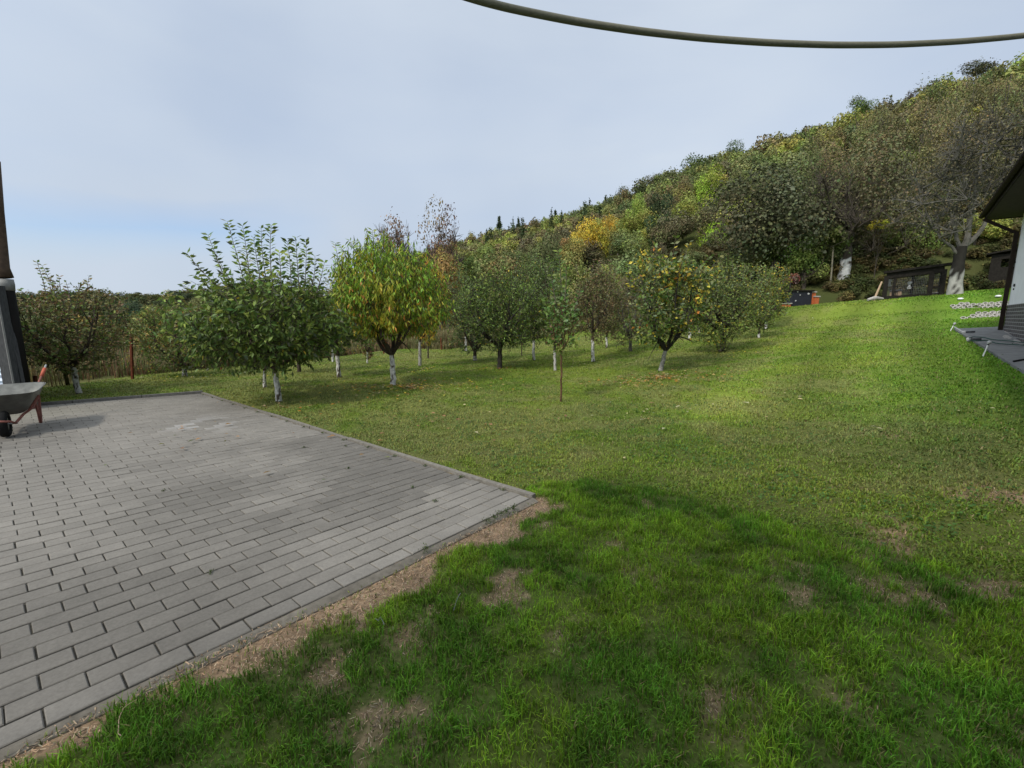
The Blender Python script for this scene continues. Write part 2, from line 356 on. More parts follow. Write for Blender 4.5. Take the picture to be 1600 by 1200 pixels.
def gcol(x,y,blade=False):
    lush,dry,mead,wood,pv=zones(x,y)
    a=fbm(x,y,.55,41,3)[...,None];b=fbm(x,y,2.3,51,3)[...,None];c=fbm(x,y,.16,61,2)[...,None]
    u,v=uv(x,y)
    g1=np.array([.150,.245,.028]);g2=np.array([.240,.315,.045]);g3=np.array([.300,.280,.115])
    k=ss(a,.22,.82)
    col=g1*(1-k)+g2*k
    # orchard grass is drier, the slope to the right greener
    orch=(ss(v,1.2,5)*(1-ss(np.hypot(x,y),22,34)))[...,None]
    rightg=(ss(-v,-1,1.5)*ss(u,5,9))[...,None]
    k=ss(b*.6+c*.5+orch*.16,.56,.80)*(1-.7*rightg)
    col=col*(1-k*.5)+g3*k*.5
    col=col*(1-rightg*.7)+np.array([.108,.250,.019])*rightg*.7
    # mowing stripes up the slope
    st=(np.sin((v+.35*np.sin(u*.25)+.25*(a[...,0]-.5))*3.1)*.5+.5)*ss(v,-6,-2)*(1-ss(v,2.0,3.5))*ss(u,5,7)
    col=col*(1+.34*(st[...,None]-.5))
    # darker bluish clover swath
    cl=(np.exp(-((v+.2)/1.1)**2)*ss(u,4.2,5.5)*(1-ss(u,8.5,11))*ss(a[...,0],.3,.55))[...,None]
    col=col*(1-.45*cl)+np.array([.055,.095,.040])*.45*cl
    lc=np.array([.052,.118,.009])*(1-ss(b,.35,.7))+np.array([.105,.175,.012])*ss(b,.35,.7)
    lc=lc*(.78+.40*ss(fbm(x,y,8,93,3),.3,.68))[...,None]*2.05*(.82+.34*ss(fbm(x,y,1.3,57,3),.3,.7))[...,None]
    col=col*(1-lush[...,None])+lc*lush[...,None]
    mc=np.array([.17,.15,.065])*(1-a)+np.array([.10,.12,.03])*a
    col=col*(1-mead[...,None])+mc*mead[...,None]
    wc=np.array([.042,.055,.017])*(1-a)+np.array([.070,.072,.026])*a
    col=col*(1-wood[...,None])+wc*wood[...,None]
    dc=np.array([.275,.192,.122])*(.55+.9*fbm(x,y,14,67,3)[...,None])
    if not blade:
        # soil and thatch between the blades
        th=np.array([.075,.075,.030])
        nr_=(1-ss(np.hypot(x,y),3.5,9))[...,None]
        col=col*(.60-.42*nr_)+th*(.25+.45*nr_)
        col=np.where(wood[...,None]>.5,wc,col)
        col=col*(1-dry[...,None])+dc*dry[...,None]
        col=np.where(pv[...,None],np.array([.075,.068,.055]),col)
    else:
        col=col*(1-.55*dry[...,None])+np.array([.20,.19,.07])*.55*dry[...,None]
    # far wooded hills on the left
    r=np.hypot(x,y);fw=ss(r,150,320)[...,None]
    n=fbm(x,y,.02,71,5)[...,None]
    fc=np.array([.045,.060,.022])*(1-n)+np.array([.11,.10,.035])*n
    return col*(1-fw)+fc*fw
# ---------------------------------------------------------------- ground: one polar sheet out to the horizon
def make_ground():
    az=np.concatenate([np.radians(np.linspace(-180,-62,30)[:-1]),np.radians(np.linspace(-62,62,560)),np.radians(np.linspace(62,180,30)[1:])])
    r=np.concatenate([[0.0],np.geomspace(.35,3500,620)])
    A,Rr=np.meshgrid(az,r);X=Rr*np.sin(A);Y=Rr*np.cos(A)
    z=Z(X,Y)
    lush,dry,mead,wood,pv=zones(X,Y)
    z=z+.035*(fbm(X,Y,1.1,81,3)-.5)*(~inpav(X,Y,.25))*(Rr<60)-.012*dry
    z=np.where(inpav(X,Y,.02),Z(X,Y)+.009,z)
    z=z+np.where((Rr>250)&(A<-.1),4.0*(fbm(X,Y,.03,91,3)-.5),0)*ss(Rr,250,400)
    col=gcol(X,Y)
    nr,na=X.shape
    i=np.arange(nr*na).reshape(nr,na)
    f=np.stack([i[:-1,:-1],i[:-1,1:],i[1:,1:],i[1:,:-1]],-1).reshape(-1,4)[:, ::-1]
    mb=MB();mb.add(np.stack([X,Y,z],-1).reshape(-1,3),f,col.reshape(-1,3))
    return tag(mb.build('ground','ground',smooth=True),kind='structure')
make_ground()
# ---------------------------------------------------------------- pavers
def make_pavement():
    mb=MB();rw=.1202;ln=.2425
    rows=int(TL/rw);V=[];C=[]
    rg=np.random.default_rng(3)
    for r in range(rows):
        n=int(SMAX/ln)
        off=-(r%2)*ln*.5+rg.normal(0,.008)
        s0=np.arange(n)*ln+off; s1=s0+ln
        s0=np.maximum(s0,0)
        t0,t1=r*rw,(r+1)*rw
        g=.0034+np.abs(rg.normal(0,.0012,n)); ge=.0022+np.abs(rg.normal(0,.0013,n))
        dz=rg.normal(0,.0015,n)
        c=(.196+.0*s0)*(1+rg.normal(0,.035,n))
        cc=np.stack([c*1.06,c*.985,c*.87],-1)
        for lvl,(ins,zz) in enumerate([(0,-.02),(0,.016),(.004,.020)]):
            for (ss_,tt) in ((0,0),(1,0),(1,1),(0,1)):
                s=np.where(ss_==0,s0+ge+ins,s1-ge-ins); t=(t0+g+ins) if tt==0 else (t1-g-ins)
                x,y=pav(s,t); V.append(np.stack([x,y,Z(x,y)+zz+(dz if lvl else 0)],-1)); 
        k=len(V)//12
        x,y=pav((s0+s1)/2,(t0+t1)/2)
        # stains with a shape of their own
        st=fbm(x,y,.55,101,4);m=ss(st,.50,.66)[:,None]
        cc=cc*(1-.28*m)
        gr=np.exp(-((s0-4.5)**2/6+(t0-7.7)**2/.35))[:,None]
        cc=cc*(1-.45*gr)+np.array([.14,.135,.06])*.45*gr
        wh=np.exp(-((s0-.8)**2/.20+(t0-5.2)**2/.25))[:,None]*ss(fbm(x,y,3.5,7),.42,.6)[:,None]
        cc=cc*(1-.6*wh)+np.array([.42,.41,.40])*.6*wh
        edge=(t0<.1)*1.0
        cc=cc*(1+.12*edge)
        C.append(cc)
    Vs=[];Cs=[]
    for r in range(rows):
        blk=np.stack(V[r*12:(r+1)*12],1)      # n,12,3
        Vs.append(blk);Cs.append(np.repeat(C[r][:,None,:],12,1))
    Vs=np.concatenate(Vs);Cs=np.concatenate(Cs);n=len(Vs)
    b=(np.arange(n)*12)[:,None]
    Fs=[]
    for j in range(4):
        k=(j+1)%4
        Fs.append(np.array([j,k,4+k,4+j])+b);Fs.append(np.array([4+j,4+k,8+k,8+j])+b)
    Fs.append(np.array([8,9,10,11])+b)
    # orientation: (s,t) is left-handed seen from above -> flip
    mb.add(Vs.reshape(-1,3),[f[:, ::-1] if FLIP else f for f in Fs],Cs.reshape(-1,3))
    return tag(mb.build('pavement','paver'),kind='structure')
_a=np.array(pav(0,0));_b=np.array(pav(1,0));_d=np.array(pav(0,1))
FLIP=((_b-_a)[0]*(_d-_a)[1]-(_b-_a)[1]*(_d-_a)[0])<0
make_pavement()
def kerb():
    mb=MB();rg=np.random.default_rng(5)
    t=0.0
    while t<TL+.02:
        l=min(1.0,TL+.06-t)
        p=np.array(pav(0,t))-.045*np.array([RD[1],-RD[0]])*-1;q=np.array(pav(0,t+l-.012))-.045*np.array([RD[1],-RD[0]])*-1
        o=rg.normal(0,.006,2); z0,z1=gz(*p)-.012+rg.normal(0,.003),gz(*q)-.012+rg.normal(0,.003)
        c=.9+rg.normal(0,.06)
        mb.bar((p[0]+o[0],p[1]+o[0],z0),(q[0]+o[1],q[1]+o[1],z1),.052,.10,col=(.20*c,.185*c,.16*c)); t+=l
    mb.build('side_kerb','kerbstone'); tag(bpy.data.objects['side_kerb'],kind='structure')
    mb=MB();s=-.06
    while s<SMAX:
        p=pav(s,TL+.05);q=pav(s+.988,TL+.05);c=.8+rg.normal(0,.06)
        mb.bar((p[0],p[1],gz(*p)+.01),(q[0],q[1],gz(*q)+.01),.07,.12,col=(.16*c,.155*c,.145*c));s+=1.0
    tag(mb.build('far_kerb','kerbstone'),kind='structure')
    # rough concrete haunch along the near side
    n=160;s=np.linspace(-.02,SMAX,n);x,y=pav(s,-.0);w=.045+.03*fbm(s,s*0,1.3,9)
    prof=[(0.002,.012),(.35,.009),(1.0,-.004),(1.15,-.05)]
    V=[]
    for a,zz in prof: V.append(np.stack([x+NN[0]*w*a,y+NN[1]*w*a,Z(x,y)+zz+.004*(fbm(s,s*0+a,6,19)-.5)],-1))
    V=np.stack(V,1);i=np.arange(n*4).reshape(n,4)
    f=np.stack([i[:-1,:-1],i[:-1,1:],i[1:,1:],i[1:,:-1]],-1).reshape(-1,4)
    c=(.6+.5*fbm(V[...,0],V[...,1],5,29))[...,None]*np.array([.19,.17,.14])
    mb=MB();mb.add(V.reshape(-1,3),f,c.reshape(-1,3));tag(mb.build('pavement_edge','kerbstone'),kind='structure')
kerb()
# ---------------------------------------------------------------- grass blades
def blades(mb,x,y,h,w,az,lean,col,z=None,bend=.5):
    n=len(x);z=Z(x,y)-.003+.035*(fbm(x,y,1.1,81,3)-.5) if z is None else z
    sx,sy=np.cos(az),np.sin(az)                 # side
    lx,ly=-np.sin(az),np.cos(az)                # lean direction
    V=np.zeros((n,5,3))
    def put(i,side,f,lf):
        V[:,i,0]=x+side*sx*w*.5+lx*lean*h*lf;V[:,i,1]=y+side*sy*w*.5+ly*lean*h*lf;V[:,i,2]=z+h*f*np.sqrt(np.clip(1-(lean*lf)**2*.6,.05,1))
    put(0,-1,0,0);put(1,1,0,0);put(2,.8,.6,bend*.6);put(3,-.8,.6,bend*.6);put(4,0,1,1)
    b=(np.arange(n)*5)[:,None]
    C=np.repeat(col[:,None,:],5,1).copy(); C[:,4]*=1.12
    mb.add(V.reshape(-1,3),[np.array([0,1,2,3])+b,np.array([3,2,4])+b],C.reshape(-1,3))
def vary(c,rg,a=.2):
    k=1+rg.normal(0,a,(len(c),1)); h=rg.normal(0,.10,(len(c),1))
    return np.clip(c*k*np.concatenate([1+h,np.ones_like(h),1-h*.5],1),.004,.9)
def make_grass():
    rg=np.random.default_rng(11)
    # long turf in the foreground
    N=570000
    x=rg.uniform(-3.2,4.8,N);y=rg.uniform(.35,4.8,N)
    u,v=uv(x,y);k=(u<4.0)&(np.abs(x)<y*1.35+.4);x,y=x[k],y[k]
    l,d,_,_,pv=zones(x,y)
    cl=ss(fbm(x,y,11,201,3),.30,.62)
    k=(~inpav(x,y,.03))&(rg.random(len(x))<l*(1-.93*d)*(.35+.65*cl));x,y,d=x[k],y[k],d[k];cl=cl[k]
    lo=ss(fbm(x,y,2.0,211,3),.3,.7)
    n=len(x);h=(.019+.024*cl+.012*lo)*rg.uniform(.6,1.3,n)*(1-.4*d)
    c=vary(gcol(x,y,True),rg,.30); yl=rg.random(n)<.06; c[yl]=np.array([.26,.21,.09])*rg.uniform(.7,1.2,(yl.sum(),1))
    mb=MB();blades(mb,x,y,h,rg.uniform(.0028,.0052,n),rg.uniform(0,6.28,n),rg.uniform(.1,.95,n),c)
    tag(mb.build('turf_grass','grass'),'long dark green turf growing between the paving and the mown lawn','grass',kind='stuff')
    # mown lawn
    N=760000;r0,r1=1.3,42.
    e=.3;r=(r0**e+rg.random(N)*(r1**e-r0**e))**(1/e);a=rg.uniform(-.93,.93,N);x=r*np.sin(a);y=r*np.cos(a)
    l,d,me,wo,pv=zones(x,y)
    cl=ss(fbm(x,y,7,221,3),.25,.65)
    k=(~inpav(x,y,.09))&(rg.random(N)<(1-l)*(1-.88*d)*(.45+.55*cl)*(1-me)*(1-wo));x,y,r,d,cl=x[k],y[k],r[k],d[k],cl[k]
    n=len(x);h=(.016+.016*cl)*rg.uniform(.6,1.35,n)*(1+np.minimum(r,20)/40)
    c=vary(gcol(x,y,True)*1.08,rg,.20); yl=rg.random(n)<.06; c[yl]=np.array([.27,.235,.11])*rg.uniform(.7,1.2,(yl.sum(),1))
    w=rg.uniform(.003,.006,n)*(1+r/4.5)
    mb=MB();blades(mb,x,y,h,w,rg.uniform(0,6.28,n),rg.uniform(.3,1.3,n),c)
    # clover and plantain leaves in the lawn
    N=42000;r=(1.8**.35+rg.random(N)*(14**.35-1.8**.35))**(1/.35);a=rg.uniform(-.5,.93,N);x=r*np.sin(a);y=r*np.cos(a)
    l,d,me,wo,pv=zones(x,y);k=(~inpav(x,y,.1))&(l<.5)&(rg.random(N)<ss(fbm(x,y,1.7,231,3),.45,.62)*(1-.7*d));x,y,r=x[k],y[k],r[k];n=len(x)
    c=vary(np.tile(np.array([.065,.135,.028]),(n,1)),rg,.25)
    leaf_cards(mb,np.stack([x,y,Z(x,y)+.012+rg.uniform(0,.02,n)],-1),rnd_dirs(rg,n,(0,0,.25),flat=True),rg.uniform(.012,.028,n)*(1+r/30),.75,c,rg,nup=1.0)
    tag(mb.build('lawn_grass','grass'),'short mown lawn grass spreading over the slope and orchard','grass',kind='stuff')
    # dry clippings over the bare strips
    N=210000;x=rg.uniform(-3.2,4.8,N);y=rg.uniform(.4,5.2,N);l,d,_,_,pv=zones(x,y)
    k=(~inpav(x,y,.0))&(rg.random(N)<d)&(np.abs(x)<y*1.3+.3);x,y=x[k],y[k];n=len(x);a=rg.uniform(0,6.28,n);L_=rg.uniform(.008,.028,n)
    z=Z(x,y)+.035*(fbm(x,y,1.1,81,3)-.5)-.008
    dx,dy=np.cos(a)*L_,np.sin(a)*L_;w=rg.uniform(.0009,.0021,n);nx,ny=-np.sin(a)*w,np.cos(a)*w;dz=rg.uniform(-.004,.012,n);z=z+.004
    V=np.stack([np.stack([x-nx,y-ny,z],-1),np.stack([x+nx,y+ny,z],-1),np.stack([x+dx+nx,y+dy+ny,z+dz],-1),np.stack([x+dx-nx,y+dy-ny,z+dz],-1)],1)
    c=vary(np.tile(np.array([.44,.32,.21]),(n,1)),rg,.38);dk=rg.random(n)<.25;c[dk]*=.35
    mb=MB();mb.add(V.reshape(-1,3),(np.arange(n)*4)[:,None]+np.arange(4),np.repeat(c,4,0))
    tag(mb.build('dry_clippings','grass'),'dry tan grass clippings lying on bare soil beside the paving','clippings',kind='stuff')
# ---------------------------------------------------------------- leaves
def rnd_dirs(rg,n,bias=(0,0,0),flat=False):
    d=rg.normal(0,1,(n,3)); 
    if flat: d[:,2]*=.3
    d/=np.linalg.norm(d,axis=1)[:,None];d=d+np.array(bias);return d/np.linalg.norm(d,axis=1)[:,None]
def nrm(a): return a/np.maximum(np.linalg.norm(a,axis=-1)[...,None],1e-9)
def leaf_cards(mb,P,D,Ln,wr,col,rg,nup=.5,fold=.25,mi=0):
    """pointed folded leaves: P base, D direction, Ln length, wr width ratio"""
    n=len(P);Ln=np.broadcast_to(Ln,(n,))[:,None]
    up=rnd_dirs(rg,n,(0,0,nup*2));side=nrm(np.cross(D,up));nn=np.cross(side,D)
    w=Ln*wr*.5
    m=P+D*Ln*.45
    V=np.stack([P,m+side*w+nn*w*fold,P+D*Ln,m-side*w+nn*w*fold],1)
    b=(np.arange(n)*4)[:,None]
    mb.add(V.reshape(-1,3),[np.array([0,1,2])+b,np.array([0,2,3])+b],np.repeat(col,4,0),mi)
make_grass()
# ---------------------------------------------------------------- trees
def bez(a,c,b,n=6):
    t=np.linspace(0,1,n)[:,None];return (1-t)**2*np.array(a)+2*t*(1-t)*np.array(c)+t*t*np.array(b)
def dirnoise(d,seed,f=2.2):
    return (vn(d[...,0]*f+5,d[...,1]*f+9,seed)+vn(d[...,1]*f+3,d[...,2]*f+7,seed+1)+vn(d[...,2]*f+1,d[...,0]*f+4,seed+2))/3
def twigs3(mb,A,B,r,col):
    D=nrm(B-A);x=nrm(np.cross(D,np.array([.3,.2,.9])));y=np.cross(D,x);n=len(A)
    r=np.broadcast_to(r,(n,))[:,None]
    V=[]
    for P,k in((A,1.0),(B,.45)):
        for a in (0,2.094,4.189): V.append(P+(x*math.cos(a)+y*math.sin(a))*r*k)
    V=np.stack(V,1);b=(np.arange(n)*6)[:,None]
    mb.add(V.reshape(-1,3),[np.array([0,1,4,3])+b,np.array([1,2,5,4])+b,np.array([2,0,3,5])+b],col)
BARK=(.075,.060,.045);WASH=(.62,.61,.58)
def fruit_tree(label,px,py,fork,x0,x1,ytop,ybot,tw,seed,n=420,k=8,ll=.075,lw=.5,pal=None,wash=None,lean=0,shoots=(),droop=0.0,stems=None,group='fruit trees of the orchard',cat='fruit tree',name='fruit_tree',up=.5,low=None,solid=.0,nl=5,lump=.35,bark=BARK,washc=WASH,depth=1.0,shell=.55,gap=.18,bottom=None,washn=.5):
    """px,py trunk foot; fork = image height of first fork; x0..x1, ytop..ybot crown extents (photo pixels)"""
    rg=np.random.default_rng(seed);B=at(px,py);Y=B.y;n=int(n*.80);lump=max(lump,.52)
    def P(a,b,dy=0.0):
        X,zz=elev(a,b,Y+dy);return np.array([X,Y+dy,zz])
    root=thing(name,label,cat,B,group);B0=np.array(B)
    Fk=P(px+lean,fork)
    kpx=Y/F;tr=max(tw*kpx*.44,.016)
    cx=(x0+x1)/2;C=P(cx,(ytop+ybot)/2);R=np.array([(x1-x0)/2*kpx,(x1-x0)/2*kpx*.92*depth,(C[2]-P(cx,ybot)[2])])
    # trunk with lime wash
    t=np.linspace(0,1,12)[:,None];wob=rg.normal(0,.006,(12,3))*np.array([1,1,0]);wob[0]=0
    path=B0-np.array([0,0,.08])*(1-t)+(Fk-B0)*t+wob
    rad=tr*(1.08-.28*t[:,0]);rad[0]*=1.25;rad[1]*=1.06
    col=np.tile(np.array(bark),(12,1))
    mb=MB()
    if wash is not None:
        hz=P(px+lean*.5,wash)[2]-B0[2];w=(path[:,2]-B0[2])<hz
        # finer rings so the limewash edge is crisp
        m=26;t=np.linspace(0,1,m)[:,None];path=np.stack([np.interp(t[:,0],np.linspace(0,1,12),path[:,j]) for j in range(3)],1)
        rad=np.interp(t[:,0],np.linspace(0,1,12),rad)
        nn=12;V=MB();mb.tube(path,rad,nn,col=np.tile(np.array(bark),(m,1)),cap=False)
        v=mb.v[-1];hh=v[:,2]-B0[2]
        ns=fbm(v[:,0]*30+v[:,1]*17,v[:,2]*9,1.0,seed)
        wk=((hh<hz+.10*(ns-.5))&(ns<washn+.15)&(hh>.015))
        mb.c[-1]=np.where(wk[:,None],np.array(washc)*(.55+.7*ns[:,None]),np.array(bark)*(.7+.5*ns[:,None]))
    else:
        mb.tube(path,rad,9,col=col*rg.uniform(.85,1.1,(12,1)),cap=False)
    if stems:
        for (sx,sy,sf,sl) in stems:
            b0=np.array(at(sx,sy));f0=P(sx+sl,sf);mb.tube(bez(b0-[0,0,.05],(b0+f0)/2+rg.normal(0,.03,3),f0,8),np.linspace(tr*.8,tr*.55,8),8,col=bark)
    mb.build('trunk','bark',root,smooth=True,loc=B)
    # limbs and side branches
    mb=MB();nodes=[]
    a0=rg.uniform(0,6.28)
    for i in range(nl):
        a=a0+i*6.283/nl+rg.normal(0,.25);el=rg.uniform(.15,1.15)
        E=C+np.array([math.cos(a)*math.cos(el)*R[0],math.sin(a)*math.cos(el)*R[1],math.sin(el)*R[2]*.9])*.80
        c=Fk*.55+E*.45+np.array([math.cos(a)*R[0]*.25,math.sin(a)*R[1]*.25,-.12*R[2]])
        c[2]=max(c[2],Fk[2]+.05)
        pth=bez(Fk-np.array([0,0,.03]),c,E,9);pth[1:]+=rg.normal(0,.03*R[0],(8,3))*.6
        mb.tube(pth,np.linspace(tr*.72,tr*.12+.003,9),7,col=np.array(bark)*rg.uniform(.8,1.1));nodes+=list(pth[3:])
        for j in range(5):
            q=pth[rg.integers(2,8)];d=rnd_dirs(rg,1,(0,0,.35))[0]
            e=q+d*R*rg.uniform(.35,.6);mb.tube(bez(q,(q+e)/2+[0,0,.04],e,5),np.linspace(tr*.24+.002,.004,5),5,col=np.array(bark)*.9);nodes+=[e,(q+e)/2]
    # leading shoots
    SP=[];SD=[]
    for (ax,ay,bx,by,m) in shoots:
        dy=rg.uniform(-.5,.5)*R[1]*.8
        a=P(ax,ay,dy);b=P(bx,by,dy);c=(a+b)/2+np.array([rg.normal(0,.05),0,0])
        pt=bez(a,c,b,8);mb.tube(pt,np.linspace(.010,.003,8),5,col=(.11,.095,.075))
        for t in np.linspace(.05,1,m):
            i=t*6.99;j=int(i);q=pt[j]*(1-i+j)+pt[min(j+1,7)]*(i-j);SP.append(q);SD.append(nrm(b-a))
    # twigs
    n2=int(n*1.7);d=rnd_dirs(rg,n2);rr=shell+(1-shell)*rg.random(n2)**.6
    rr=np.where(rg.random(n2)<.30,rg.random(n2)**.5,rr)
    lum=1-lump+2*lump*dirnoise(d,seed+50)
    p=C+d*R*(rr*lum)[:,None]
    g3=vn(p[:,0]*1.9/max(R[0],.5)*2+p[:,2]*2,p[:,1]*2/max(R[0],.5)+p[:,2]*1.7+seed,seed)
    keep=(g3>gap)&(p[:,2]>B0[2]+.12)
    if bottom is not None:
        pass
    p=p[keep][:n];d=d[keep][:n];n=len(p)
    td=nrm(d*.55+np.array([0,0,up])+rg.normal(0,.38,(n,3)));tl=rg.uniform(.18,.42,n)[:,None]*min(1.2,max(.55,R[0]))
    A=p-td*tl*.5;Bp=p+td*tl*.5
    twigs3(mb,A,Bp,.004+.0002*Y,np.array(bark)*.9)
    mb.build('branches','bark',root,loc=B)
    # leaves
    LP=[];LD=[]
    for j in range(k):
        f=(j+.5)/k
        q=A+(Bp-A)*f+rg.normal(0,.012,(n,3))
        s=rnd_dirs(rg,n,(0,0,0));dd=nrm(td*.55+s*.9+np.array([0,0,-droop*2.2-.15]))
        LP.append(q);LD.append(dd)
    P_=np.concatenate(LP);D_=np.concatenate(LD)
    LN=rg.uniform(.7,1.25,len(P_))*ll
    if SP:
        SPa=np.repeat(np.array(SP),2,0);SDa=np.repeat(np.array(SD),2,0);m=len(SPa)
        sd=rnd_dirs(rg,m,flat=True);sgn=nrm(np.stack([np.tile([1,-1],m//2)+rg.normal(0,.3,m),rg.normal(0,.6,m),rg.normal(.1,.25,m)],-1))
        P_=np.vstack([P_,SPa]);D_=np.vstack([D_,nrm(sgn+SDa*.45-np.array([0,0,.1]))]);LN=np.concatenate([LN,rg.uniform(.85,1.15,m)*ll*1.12])
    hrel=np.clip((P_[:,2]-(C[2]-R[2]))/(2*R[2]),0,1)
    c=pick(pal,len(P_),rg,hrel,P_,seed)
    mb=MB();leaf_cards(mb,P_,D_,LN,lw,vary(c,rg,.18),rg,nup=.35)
    mb.build('crown','leaf',root,loc=B)
    return root
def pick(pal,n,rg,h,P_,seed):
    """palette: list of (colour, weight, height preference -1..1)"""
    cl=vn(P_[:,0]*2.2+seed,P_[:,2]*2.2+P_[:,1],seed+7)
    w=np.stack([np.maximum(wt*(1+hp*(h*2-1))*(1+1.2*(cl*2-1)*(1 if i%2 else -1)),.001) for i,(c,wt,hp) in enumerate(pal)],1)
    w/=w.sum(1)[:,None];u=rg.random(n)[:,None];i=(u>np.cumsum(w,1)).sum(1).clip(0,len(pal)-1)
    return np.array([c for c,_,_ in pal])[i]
DK=(.088,.142,.028);MG=(.150,.220,.040);LG=(.24,.31,.060);YL=(.52,.42,.05);OR=(.45,.19,.035);BR=(.20,.125,.06);OL=(.165,.165,.055);PG=(.20,.24,.105);PE=(.225,.375,.032);RD_=(.22,.07,.035)
PAL={
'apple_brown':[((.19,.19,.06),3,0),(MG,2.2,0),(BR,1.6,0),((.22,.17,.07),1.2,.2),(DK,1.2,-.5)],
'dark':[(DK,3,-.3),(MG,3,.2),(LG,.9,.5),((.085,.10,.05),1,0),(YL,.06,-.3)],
'peach':[(PE,4.2,.55),((.32,.37,.035),1.9,-.1),((.115,.19,.028),1.2,.4),(YL,.75,-.9),(OR,.7,-1.0)],
'peach2':[((.15,.21,.03),2,.3),(YL,1.6,-.4),(PE,1.5,.4),(OR,.8,-.3)],
'plum':[(MG,3,0),((.095,.13,.05),2,.2),(DK,2,-.4),(PG,1,.4),(YL,.15,0)],
'brownish':[((.20,.18,.075),3,0),(MG,1.6,-.5),(BR,1.5,.2),((.17,.15,.07),1.5,.3)],
'spotty':[(DK,2.2,-.3),(MG,2.2,0),(PG,1.5,.3),(YL,1.25,.3),((.20,.20,.07),1.2,.2),(OR,.12,0)],
'olive':[((.18,.235,.055),3,0),(MG,1.8,-.2),(PG,1.3,.4),(YL,.45,0),(OL,1,0)],
'sapling':[((.12,.22,.05),3,-.2),(MG,2,0),(PG,1.2,.6),(BR,.25,.2)]}
def sh(rg_seed,x0,x1,yb_,yt,n,m=12,spread=8):
    rg=np.random.default_rng(rg_seed);r=[]
    for i in range(n):
        a=x0+(x1-x0)*(i+.5)/n+rg.normal(0,2);r.append((a,yb_,a+rg.normal(0,spread),yt+rg.uniform(0,(yb_-yt)*.55),m))
    return r
def orchard():
    ft=fruit_tree
    ft('broad brownish apple tree with whitewashed leaning trunk beside the dark drainpipe',123,615,570,28,190,452,590,9,101,n=900,pal=PAL['apple_brown'],wash=572,lean=-9,stems=[(106,600,572,-8)],
       shoots=[(60,475,30,452,9),(75,475,58,410,14),(92,478,66,415,13),(100,478,92,432,11),(112,480,103,440,9),(130,485,139,432,12),(120,485,124,455,6),(150,500,146,455,6)],ll=.075,group='fruit trees of the orchard')
    ft('low green apple tree with stubby pale trunk in front of the dry weeds',288,588,572,214,350,476,578,8,102,n=760,pal=[(MG,3,0),(OL,2.4,.3),(DK,2,-.5),((.24,.18,.05),1.1,.5),(OR,.15,.2)],wash=574,ll=.075,
       shoots=[(240,485,232,470,5),(262,480,263,456,5)])
    ft('large dark green cherry tree with tall upright shoots next to the paving corner',437,628,572,303,524,448,570,10,103,n=1450,k=8,ll=.115,lw=.42,pal=PAL['dark'],wash=583,lean=-9,up=.15,droop=.25,lump=.22,shell=.5,
       shoots=[(345,455,292,396,15),(350,455,305,430,9),(358,455,325,367,20),(372,455,340,402,12),(385,455,355,346,24),(392,455,379,353,22),(400,455,384,400,12),(420,455,408,357,22),(428,455,424,352,22),(438,458,436,395,13),(455,455,449,378,18),(468,455,462,372,19),(475,455,478,374,18),(484,456,492,400,12),(495,458,507,410,10),(338,462,300,455,7),(330,468,287,446,8),(410,455,396,372,18)])
    ft('slim whitewashed fruit tree half hidden behind the big cherry tree',413,606,575,370,455,500,585,6,104,n=260,pal=PAL['dark'],wash=580,ll=.08)
    ft('dark unpainted fruit tree trunk under the right side of the cherry crown',467,582,558,430,520,480,568,7,105,n=330,pal=PAL['dark'],wash=None,ll=.085,up=.1)
    ft('fruit tree with half whitewashed dark trunk between the cherry and the yellowing peach',530,590,528,478,576,462,545,7,106,n=520,pal=PAL['dark'],wash=556,lean=-5,ll=.09,droop=.2)
    ft('distant thin white trunk seen left of the half whitewashed tree',520,566,540,492,548,500,546,4,107,n=200,pal=PAL['olive'],wash=542,ll=.08)
    ft('bright green and orange peach tree with forked dark limbs and clean white trunk',615,602,552,517,684,392,528,10,108,n=1900,k=9,ll=.125,lw=.24,pal=PAL['peach'],wash=556,lean=-3,droop=.75,up=.75,nl=6,lump=.62,shell=.45,gap=.18,
       shoots=[(535,420,524,380,10),(545,400,530,383,8),(560,400,548,376,9),(590,390,582,360,9),(600,385,598,366,8),(655,410,650,396,6)],group='fruit trees of the orchard',cat='peach tree',name='peach_tree')
    ft('smaller yellowing peach tree with greyish trunk behind the bright peach',656,573,530,632,702,396,532,6,109,n=800,k=8,ll=.125,lw=.26,pal=PAL['peach2'],wash=535,droop=.7,up=.7,washc=(.35,.34,.31),cat='peach tree',name='peach_tree')
    ft('tiny sapling with reddish leaves low on its pale stem behind the peach',574,568,548,560,590,520,560,3,110,n=60,pal=[(MG,2,0),(BR,2,-.5)],wash=550,ll=.09)
    ft('thin dark stemmed young tree right of the smaller peach trunk',669,560,540,658,684,480,545,3,111,n=90,pal=PAL['olive'],ll=.09)
    ft('thin white trunked fruit tree left of the low dark plum tree',728,549,522,690,758,425,532,4,112,n=620,pal=PAL['plum'],wash=524,ll=.085)
    ft('short fruit tree with mottled stubby trunk touching the dark plum crown',742,564,548,705,775,450,552,7,113,n=430,pal=PAL['plum'],wash=556,washc=(.38,.36,.33),ll=.08)
    ft('dense dark plum tree with low crown and unpainted trunk in the orchard middle',781,576,542,712,858,422,552,9,114,n=1500,k=8,ll=.085,lw=.42,pal=PAL['dark'],wash=None,bark=(.05,.045,.038),up=.3,lump=.25,shell=.5)
    ft('fruit tree with bright white trunk right of the dark plum tree',834,563,520,790,882,412,540,5,115,n=850,pal=PAL['plum'],wash=532,ll=.08,shoots=sh(1,800,870,425,392,7,9))
    ft('knee high sapling on a thin brown stem left of the bright white trunk',815,556,535,804,828,515,545,2,116,n=60,pal=PAL['sapling'],ll=.09)
